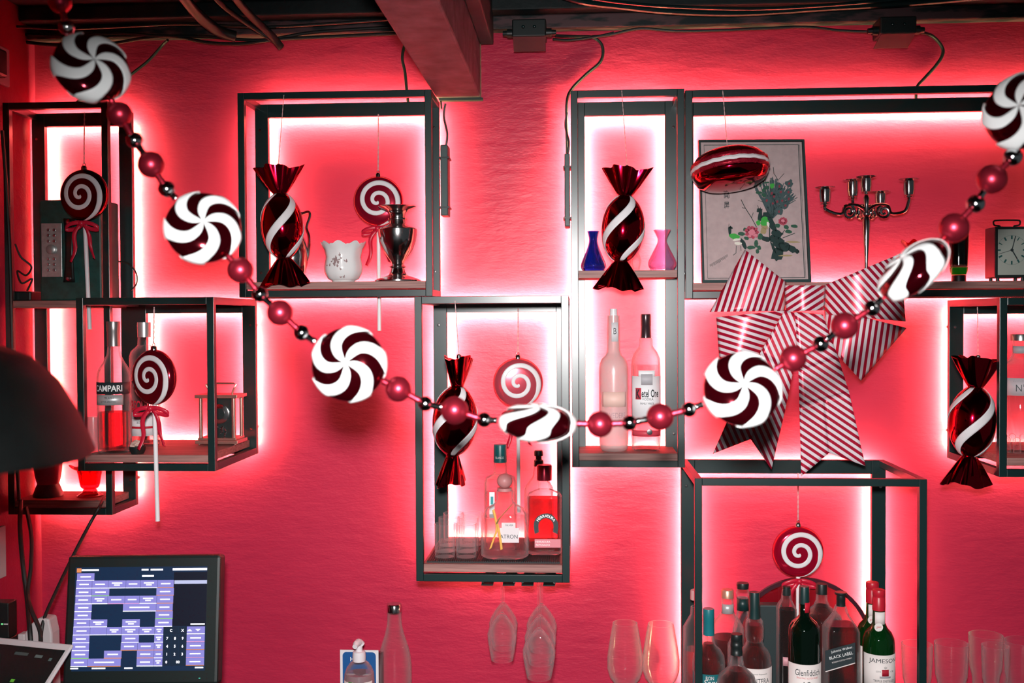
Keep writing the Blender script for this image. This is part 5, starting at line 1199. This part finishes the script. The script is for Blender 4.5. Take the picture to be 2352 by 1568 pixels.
# ------------------------------------------------------------------ till monitor
def monitor():
    y = -.46; tilt = math.radians(-9)
    a = P(158, 1275, y); b = P(505, 1275, y); wd = (b.x - a.x); top = P(330, 1275, y)
    ht = 296 * S(y) ; base = Vector(((a.x + b.x) / 2, y, ZC))
    t = thing('till_monitor', 'black touchscreen till monitor showing a lavender button grid', 'monitor', base)
    O = Vector(((a.x + b.x) / 2, y, top.z)); rz = math.radians(2.0)
    T = Matrix.Translation(O) @ Euler((0, math.radians(-.6), rz)).to_matrix().to_4x4() @ Euler((tilt, 0, 0)).to_matrix().to_4x4()
    obj('case', MB().box(-wd / 2, wd / 2, 0, .035, -ht, 0, T), M_blackp, t, smooth=False, bevel=.006)
    st = MB().box(-.05, .05, .03, .05, -ht - .02, -ht * .5, T)
    obj('stand_neck', st, M_blackp, t, smooth=False, bevel=.004)
    obj('stand_base', MB().box(O.x - .12, O.x + .12, y - .06, y + .14, ZC + .0005, ZC + .03), M_blackp, t, smooth=False, bevel=.006)
    obj('stand_column', MB().box(O.x - .045, O.x + .045, y + .045, y + .10, ZC + .03, O.z - ht * .55), M_blackp, t, smooth=False, bevel=.004)
    px = wd / 347.; sw, sh = 298 * px, 226 * px; sx0 = -wd / 2 + 20 * px; sz0 = -25 * px
    E_ = lambda n, c_, s: mat(n, (.01, .01, .02), .3, emis=c_, estr=s)
    def q(x0, x1, y0, y1, d):                    # screen coords, 0..1, y down
        return MB().box(sx0 + x0 * sw, sx0 + x1 * sw, -d, -d + .0002, sz0 - y1 * sh, sz0 - y0 * sh, T)
    scr = obj('screen', q(0, 1, 0, 1, .0006), E_('screen_navy', (.002, .020, .055), 1.1), t, smooth=False)
    lav = E_('screen_lavender', (.26, .24, .66), 1.2); lav2 = E_('screen_lavender_dim', (.15, .14, .42), .85); wh = E_('screen_white', (.9, .9, 1), 1.6); dk = E_('screen_black', (.0, .004, .01), .6)
    cols = {'o': E_('screen_orange', (1, .35, .12), .9), 'g': E_('screen_green', (.35, .9, .15), .9), 'p': E_('screen_pink', (.95, .45, .85), .9), 'w': wh}
    X = lambda v: (v - 575) / 955; Y = lambda v: (v - 705) / 730
    def btn(x0, x1, y0, y1, line='w', m=lav, words=1):
        o = obj('screen_button', q(X(x0), X(x1), Y(y0), Y(y1), .0009), m, scr, smooth=False)
        if line: obj('button_underline', q(X(x0), X(x1), Y(y1 - 5), Y(y1), .0011), cols[line], scr, smooth=False)
        w_ = (x1 - x0) * .30
        for k in range(words):
            ym = (y0 + y1) / 2 + (k - (words - 1) / 2) * 14 - 2; xm = (x0 + x1) / 2; ww = w_ * (1 if k == 0 else .55)
            obj('button_caption', q(X(xm - ww), X(xm + ww), Y(ym - 4.5), Y(ym + 4.5), .0012), wh, scr, smooth=False)
    obj('panel_black', q(X(1290), 1, Y(745), Y(1125), .0008), dk, scr, smooth=False)
    obj('selected_row', q(X(1295), 1, Y(803), Y(828), .0011), E_('screen_pale', (.62, .66, .95), 1), scr, smooth=False)
    btn(588, 714, 748, 800)
    rows = [(800, 856, [(585, 700), (700, 818), (818, 945, 2), (945, 1050), (1050, 1175, 2), (1175, 1292)], 'wwwwwo'),
            (857, 910, [(583, 700), (700, 828), (1167, 1295)], 'wgo'), (910, 966, [(583, 700), (700, 818, 2), (818, 942), (942, 1048), (1048, 1172, 2), (1172, 1292)], 'wwppwo'),
            (966, 1020, [(581, 706), (930, 1170), (1170, 1290)], 'wwo'), (1020, 1074, [(580, 704), (1165, 1292)], 'wg'),
            (1074, 1128, [(579, 694), (694, 822, 2), (928, 1057, 2), (1164, 1290)], 'wwww'), (1128, 1184, [(577, 700), (700, 820, 0), (820, 926, 2), (926, 1052, 2), (1052, 1165, 2), (1165, 1228, 2)], 'wwwwww'),
            (1184, 1238, [(575, 698), (928, 1054), (1163, 1228, 2)], 'www'), (1238, 1293, [(573, 698), (924, 1045), (1045, 1165), (1165, 1228, 2)], 'wooo'),
            (1293, 1347, [(571, 698), (806, 934), (1042, 1165), (1165, 1228)], 'goow'), (1347, 1403, [(569, 690), (690, 930), (1042, 1165), (1165, 1228, 2)], 'woww')]
    for y0, y1, bs_, ls in rows:
        for (bb, l) in zip(bs_, ls): btn(bb[0], bb[1] - 2, y0, y1, l, lav, bb[2] if len(bb) > 2 else 1)
    kp = E_('screen_key', (.004, .022, .045), .8)
    for i, (y0, y1) in enumerate(((1128, 1182), (1184, 1236), (1238, 1291), (1293, 1346), (1348, 1400))):
        keys = [('C', 1230, 1335), ('X', 1335, 1395)] if i == 0 else ([('0', 1230, 1280), ('00', 1280, 1395)] if i == 4 else [(str((7, 4, 1)[i - 1] + k), 1230 + k * 55, 1284 + k * 55) for k in range(3)])
        for ch, x0, x1 in keys:
            obj('keypad_key', q(X(x0 + 1), X(x1 - 1), Y(y0), Y(y1), .0009), kp, scr, smooth=False)
            mb = MB(); cx_, cz_ = sx0 + X((x0 + x1) / 2) * sw, sz0 - Y((y0 + y1) / 2) * sh
            text_flat(mb, ch, lambda x, zz: T @ Vector((cx_ + x, -.0013, cz_ + zz)), None, 20 / 730 * sh, .04)
            obj('key_digit', mb, wh, scr, smooth=False)
        btn(1395, 1524, y0, y1, 'w' if i in (0,) else 'op'[i % 2], lav, 1 if i else 0)
    for x in (1415, 1475):
        s2 = 1 if x < 1450 else -1
        mb = MB().add([T @ Vector((sx0 + X(x) * sw, -.0013, sz0 - Y(1153 - 8 * s2) * sh)), T @ Vector((sx0 + X(x + 20) * sw, -.0013, sz0 - Y(1153 + 8 * s2) * sh)), T @ Vector((sx0 + X(x - 20) * sw, -.0013, sz0 - Y(1153 + 8 * s2) * sh))], [(0, 1, 2)])
        obj('scroll_arrow', mb, wh, scr, smooth=False)
    for x0, x1, y0, y1 in ((620, 745, 720, 732), (1055, 1105, 720, 732), (1120, 1210, 720, 732), (1280, 1528, 717, 733), (1060, 1145, 764, 777), (1420, 1522, 1106, 1116), (568, 625, 1410, 1420), (722, 820, 1410, 1420), (955, 1015, 1410, 1420), (1460, 1520, 1408, 1418)):
        obj('status_text', q(X(x0), X(x1), Y(y0), Y(y1), .0011), wh, scr, smooth=False)
    obj('status_dot', q(X(585), X(618), Y(712), Y(742), .0012), cols['o'], scr, smooth=False)
    obj('power_light', MB().box(.115, .118, -.0008, 0, -ht + .012, -ht + .0135, T), E_('teal_light', (.1, .8, .6), 1.), t, smooth=False)
monitor()

# ------------------------------------------------------------------ tablet, router, rack, wall sockets
def tablet():
    y = -.62
    C = P(22, 1560, y); t = thing('tablet', 'white edged tablet lying tilted beside the till monitor', 'tablet', (C.x, C.y, ZC))
    T = Matrix.Translation(C) @ Euler((0, 0, math.radians(-13))).to_matrix().to_4x4() @ Euler((math.radians(38), 0, 0)).to_matrix().to_4x4()
    obj('shell', MB().box(-.085, .085, -.12, .085, -.006, 0, T), mat('white_tablet', (.72, .66, .68), .35), t, smooth=False, bevel=.003)
    s = obj('screen', MB().box(-.077, .077, -.11, .070, 0, .0006, T), mat('tablet_screen', (.004, .010, .010), .12, emis=(.0, .012, .012), estr=.3), t, smooth=False)
    for x, yy, w_, col in ((.03, .052, .016, (.06, .10, .10)), (-.01, .054, .03, (.03, .05, .05)), (.008, -.002, .008, (.10, .35, .03)), (.022, -.020, .010, (.04, .14, .13)), (.026, -.032, .012, (.04, .14, .13)), (.020, -.044, .013, (.03, .12, .11)), (-.03, .0, .008, (.02, .05, .05)), (.058, .048, .006, (.05, .10, .10))):
        obj('screen_item', MB().box(x - w_ / 2, x + w_ / 2, yy - .003, yy + .003, .0006, .0009, T), mat('tablet_item_%d' % int(1000 * (x + 1) + yy * 100), (.01, .01, .01), .4, emis=col, estr=.9), s, smooth=False)
    obj('easel_stand', MB().box(-.05, .05, -.02, .02, -.012, -.006, T), M_blackp, t, smooth=False)
    obj('easel_leg', MB().box(C.x - .05, C.x + .05, C.y + .005, C.y + .025, ZC + .0005, C.z + .0), M_blackp, t, smooth=False)
tablet()
y = -.36; a_ = P(70, 1428, y); b_ = P(128, 1416, y)
rt = thing('white_router', 'white upright router with cables behind the tablet', 'router', ((a_.x + b_.x) / 2, y, ZC))
Mw = mat('white_router_plastic', (.62, .55, .56), .45)
obj('case', MB().prism([(a_.x, ZC + .002), (a_.x - .004, a_.z - .02), (a_.x + .006, a_.z - .002), (a_.x + .026, b_.z + .002), (b_.x - .006, b_.z), (b_.x, b_.z - .03), (b_.x + .002, ZC + .002)], y - .018, y + .018), Mw, rt, smooth=False, bevel=.004)
obj('side_panel', MB().box(a_.x - .022, a_.x - .006, y - .012, y + .012, ZC + .002, a_.z - .022), Mw, rt, smooth=False, bevel=.003)
rk = thing('audio_rack', 'black stacked audio unit with tiny lights against the side wall', 'rack', (XL + .05, -.28, ZC))
zt_ = Z(0, 1380, -.3)
pr_ = P(19, 1385, -.30)
obj('upper_unit', MB().box(XL + .001, pr_.x, -.30, -.265, pr_.z - .075, pr_.z), M_blackp, rk, smooth=False, bevel=.002)
obj('lower_unit', MB().box(XL + .001, pr_.x + .004, -.31, -.265, ZC + .0005, pr_.z - .0755), M_blackp, rk, smooth=False, bevel=.002)
obj('indicator_light', MB().box(pr_.x - .016, pr_.x - .012, -.3012, -.30, pr_.z - .046, pr_.z - .043), mat('green_indicator', (.01, .05, .02), .4, emis=(.2, .8, .3), estr=1.), rk, smooth=False)
obj('indicator_label', MB().box(pr_.x - .010, pr_.x - .001, -.3012, -.30, pr_.z - .0455, pr_.z - .0435), M_gink, rk, smooth=False)
def outlet(label, yc, zc, h, d, plug=False):
    t = thing('wall_socket', label, 'socket', (XL, yc, zc - h / 2))
    obj('plate', MB().box(XL + .0003, XL + .009, yc - d / 2, yc + d / 2, zc - h / 2, zc + h / 2), mat('grey_white_plastic', (.55, .55, .54), .45), t, smooth=False, bevel=.002)
    if plug:
        pl = obj('plug', MB().box(XL + .009, XL + .034, yc - .026, yc + .022, zc - .035, zc + .026), M_blackp, t, smooth=False, bevel=.006)
        obj('plug_cable', MB().tube(catmull([(XL + .022, yc - .002, zc - .035), (XL + .020, yc - .004, zc - .07), (XL + .014, yc - .006, zc - .15), (XL + .012, yc - .01, zc - .4)], 6), .0045, 8), M_cable, t)
    else:
        obj('switch', MB().box(XL + .009, XL + .012, yc - .015, yc + .015, zc - .025, zc + .025), mat('grey_white_plastic', (.55, .55, .54), .45), t, smooth=False, bevel=.001)
outlet('pale wall socket with black plug high on the side wall', -.205, Z(8, 140, -.2), .085, .15, True)
outlet('pale wall switch plate low on the side wall', -.215, Z(4, 1270, -.2), .115, .08)

# ------------------------------------------------------------------ pendant lamp
y = -1.5; u = -185; s_ = S(y); c = P(u, 1045, y)
pl = thing('pendant_lamp', 'dark dome pendant lamp hanging in front of the corner shelf', 'lamp', (c.x, y, c.z))
M_shade = mat('dark_enamel_shade', (.0022, .003, .003), .55, spec=.12, noise=(30, .2, 3))
prof = [(392, 1050), (390, 1043), (386, 1035), (378, 1012), (352, 950), (308, 872), (248, 815), (185, 788), (120, 772), (60, 764), (30, 762)]
pp = [(hw * s_, c.z + (1045 - v) * s_) for hw, v in prof]
cc_ = Vector((c.x, y, 0))
obj('shade', MB().lathe(pp + [(r - .003, z - .003) for r, z in reversed(pp)], cc_, 72), M_shade, pl)
obj('neck_cap', MB().lathe([(.0, pp[-1][1] - .004), (.035, pp[-1][1] - .002), (.03, pp[-1][1] + .03), (.012, pp[-1][1] + .045), (0, pp[-1][1] + .045)], cc_, 32), M_blackp, pl)
obj('lamp_cord', MB().tube([(c.x, y, pp[-1][1] + .044), (c.x, y, ZT)], .0035, 8), M_cable, pl)
obj('bulb', MB().sphere((c.x, y, c.z + .055), .028, 20, 14), mat('lamp_bulb', (.9, .9, .85), .4, emis=(1, .82, .66), estr=10), pl)
obj('bulb_holder', MB().tube([(c.x, y, c.z + .08), (c.x, y, pp[-1][1] - .006)], .016, 16), M_blackp, pl)

# ------------------------------------------------------------------ cables, junction boxes, drivers, pipes
def cable(label, pts, r, group=None, name='cable', m=None, k=8):
    pl_ = [P(*p) for p in pts]; cp_ = catmull(pl_, k)
    lo = min(cp_, key=lambda q: q.z)
    return tag(obj(name, MB().tube(cp_, r, 8), m or M_cable, loc=lo), label, 'cable', group)
cable('black cable dropping from the beam to the square shelf', [(937, 80, -.012), (928, 108, -.008), (924, 135, -.008), (930, 165, -.008), (934, 205, -.012), (938, 240, -.020)], .0035)
cable('thin dark cord running down the beam edge', [(930, 82, -.006), (955, 120, -.005), (985, 170, -.005), (1008, 212, -.005), (1014, 250, -.02)], .0022)
cable('black cable looping from the first junction box to the two-tier shelf', [(1275, 82, -.045), (1330, 84, -.02), (1362, 86, -.008), (1383, 105, -.008), (1380, 140, -.008), (1345, 172, -.008), (1313, 205, -.010), (1302, 235, -.02), (1302, 300, -.02), (1303, 352, -.022)], .0036)
cable('black cable sagging along the moulding between junction boxes', [(1360, 84, -.022), (1400, 80, -.038), (1468, 66, -.038), (1550, 71, -.038), (1640, 70, -.038), (1740, 66, -.038), (1850, 62, -.038), (1930, 70, -.038), (2000, 73, -.045)], .0032)
cable('second black cable below the moulding beside the first box', [(1270, 90, -.045), (1310, 92, -.036), (1370, 84, -.038), (1410, 75, -.0385)], .003)
cable('black cable from the second junction box to the long shelf', [(2112, 74, -.05), (2140, 82, -.02), (2162, 105, -.008), (2165, 125, -.008), (2150, 150, -.008), (2125, 178, -.010), (2106, 200, -.02), (2104, 228, -.022)], .0036)
cable('black cable drooping from ceiling to the corner shelf top', [(385, 92, -.03), (372, 105, -.01), (340, 140, -.008), (300, 172, -.008), (262, 205, -.008), (215, 222, -.01), (180, 232, -.02), (174, 248, -.022)], .0034)
for i, (lb, pts) in enumerate((('lowest of the cables bundled along the ceiling edge', [(60, 97, -.036), (140, 104, -.037), (240, 102, -.038), (330, 88, -.04), (400, 84, -.042), (480, 98, -.042), (560, 100, -.042), (640, 90, -.042), (760, 84, -.038), (930, 76, -.038)]),
        ('middle cable bundled along the ceiling edge', [(40, 78, -.040), (150, 84, -.042), (260, 76, -.042), (360, 82, -.043), (470, 84, -.043), (600, 92, -.043), (720, 74, -.04), (900, 62, -.04)]),
        ('upper cable bundled along the ceiling edge', [(20, 60, -.080), (150, 66, -.080), (300, 60, -.080), (430, 55, -.080), (600, 62, -.080), (760, 54, -.080), (900, 44, -.080)]))):
    cable(lb, pts, .0042 - .0004 * i)
cable('glossy black hose sweeping under the ceiling', [(1230, -30, -.14), (1330, 2, -.12), (1420, 14, -.10), (1540, 26, -.09), (1700, 30, -.085), (1900, 18, -.085), (2100, 6, -.09), (2400, -20, -.1)], .007, m=mat('glossy_black_hose', (.006, .02, .02), .2))
cable('thin glossy black tube beside the ceiling hose', [(1250, -30, -.16), (1350, -6, -.14), (1450, 8, -.12), (1560, 16, -.105), (1750, 20, -.1), (2000, 4, -.1), (2300, -24, -.11)], .004, m=MATS['glossy_black_hose'])
def pipe(label, pts, r): return tag(obj('ceiling_pipe', MB().tube(catmull([P(*p) for p in pts], 6), r, 14), M_blackp, loc=P(*pts[-1])), label, 'pipe')
pipe('dark pipe slanting down from the ceiling to the wall', [(405, -30, -.22), (452, 30, -.14), (500, 70, -.08), (540, 84, -.055)], .013)
pipe('second dark pipe slanting beside the first', [(520, -30, -.22), (570, 30, -.14), (620, 78, -.08), (645, 108, -.05)], .009)
pipe('thin dark conduit slanting beside the two pipes', [(470, -30, -.20), (520, 20, -.14), (580, 62, -.085), (632, 96, -.055)], .006)
def jbox(label, u0, u1, v0, v1, v2, y, tilt):
    a = P(u0, v1, y); b = P(u1, v0, y); t = thing('junction_box', label, 'junction box', ((a.x + b.x) / 2, y + .02, a.z - .02), 'black junction boxes under the ceiling')
    obj('box', MB().box(a.x, b.x, y, -.036, a.z, b.z), M_blackp, t, smooth=False, bevel=.003)
    zl = Z((u0 + u1) / 2, v2, y)
    ld = MB(); dx = tilt; w_ = b.x - a.x
    ld.add([Vector((a.x + .002, y + .002, a.z - .0005)), Vector((b.x - .002, y + .002, a.z - .0005)), Vector((b.x - .002 + dx, y + .03, zl)), Vector((a.x + .002 + dx, y + .03, zl)),
            Vector((a.x + .002, y + .008, a.z - .0005)), Vector((b.x - .002, y + .008, a.z - .0005)), Vector((b.x - .002 + dx, y + .034, zl)), Vector((a.x + .002 + dx, y + .034, zl))], [(3, 2, 1, 0), (4, 5, 6, 7), (0, 1, 5, 4), (1, 2, 6, 5), (2, 3, 7, 6), (3, 0, 4, 7)])
    obj('open_lid', ld, mat('grey_red_plastic', (.06, .035, .038), .5), t, smooth=False)
    for sx, x in ((-1, a.x), (1, b.x)):
        obj('cable_gland', MB().tube([(x, y + .02, a.z + .012), (x + sx * .012, y + .02, a.z + .012), (x + sx * .012, y + .02, a.z + .012), (x + sx * .022, y + .02, a.z + .012)], [.010, .010, .007, .006], 12), M_blackp, t)
    for k in (.33, .66): obj('screw_cover', MB().sphere((a.x + w_ * k, y - .0005, b.z - .018), .004, 10, 6), M_black, t)
jbox('black junction box with hanging lid between the beam and the two-tier shelf', 1176, 1254, 42, 84, 110, -.10, .0)
jbox('black junction box with slanted lid above the long shelf', 2022, 2106, 36, 78, 102, -.10, -.008)
def driver(label, u0, u1, v0, v1, yf, yb_):
    a = P(u0, v1, yf); b = P(u1, v0, yf)
    t = thing('led_driver', label, 'power supply', ((a.x + b.x) / 2, (yf + yb_) / 2, a.z), 'slim LED drivers strapped to shelf sides')
    obj('housing', MB().box(a.x, b.x, yf, yb_, a.z, b.z), mat('grey_teal_driver', (.03, .06, .06), .45), t, smooth=False, bevel=.002)
    for k in (.12, .82):
        zz = a.z + (b.z - a.z) * k
        obj('cable_tie', MB().box(a.x - .003, b.x + .003, yf - .0012, yb_ + .0012, zz - .0018, zz + .0018), M_blackp, t, smooth=False)
    obj('lead', MB().tube(catmull([Vector(((a.x + b.x) / 2, yb_ - .01, b.z)), Vector(((a.x + b.x) / 2 + .004, yb_ - .012, b.z + .03)), Vector(((a.x + b.x) / 2 - .004, yb_ - .008, b.z + .07)), Vector(((a.x + b.x) / 2, yb_ - .01, b.z + .10))], 5), .0025, 7), M_cable, t)
driver('slim grey LED driver strapped to the side of the square shelf', 1012, 1028, 332, 495, -.075, -.03)
driver('slim grey LED driver strapped to the side of the two-tier shelf', 1297, 1308.5, 352, 520, -.10, -.045)
# low-left leads: from the corner shelf down to the router
cable('black cable hanging from the corner shelf down to the router', [(48, 1150, -.20), (46, 1210, -.25), (52, 1290, -.30), (62, 1370, -.33), (68, 1440, -.385), (72, 1500, -.40)], .005)
cable('looped black cable beside the router cable', [(60, 1165, -.215), (72, 1230, -.27), (71, 1300, -.32), (64, 1360, -.352), (72, 1400, -.39), (92, 1450, -.405), (92, 1500, -.42)], .0042)
cable('thin black cable slanting from the corner shelf to the router', [(238, 1145, -.15), (228, 1165, -.19), (205, 1205, -.2), (170, 1272, -.25), (130, 1355, -.32), (100, 1425, -.375), (93, 1480, -.39)], .0038)
cable('black cable running down the corner shelf post', [(5, 300, -.19), (14, 420, -.192), (22, 560, -.192), (26, 690, -.192), (30, 860, -.192), (36, 1000, -.192), (44, 1150, -.195)], .004)
cable('thin tangled lead beside the green radio', [(35, 560, -.14), (48, 590, -.13), (72, 612, -.12), (60, 632, -.13), (40, 622, -.13), (50, 650, -.12), (74, 640, -.11), (62, 668, -.115)], .0022)
cable('thin curled lead on the far side of the green radio', [(262, 600, -.048), (292, 604, -.046), (312, 625, -.045), (314, 650, -.045), (300, 668, -.046)], .0018)
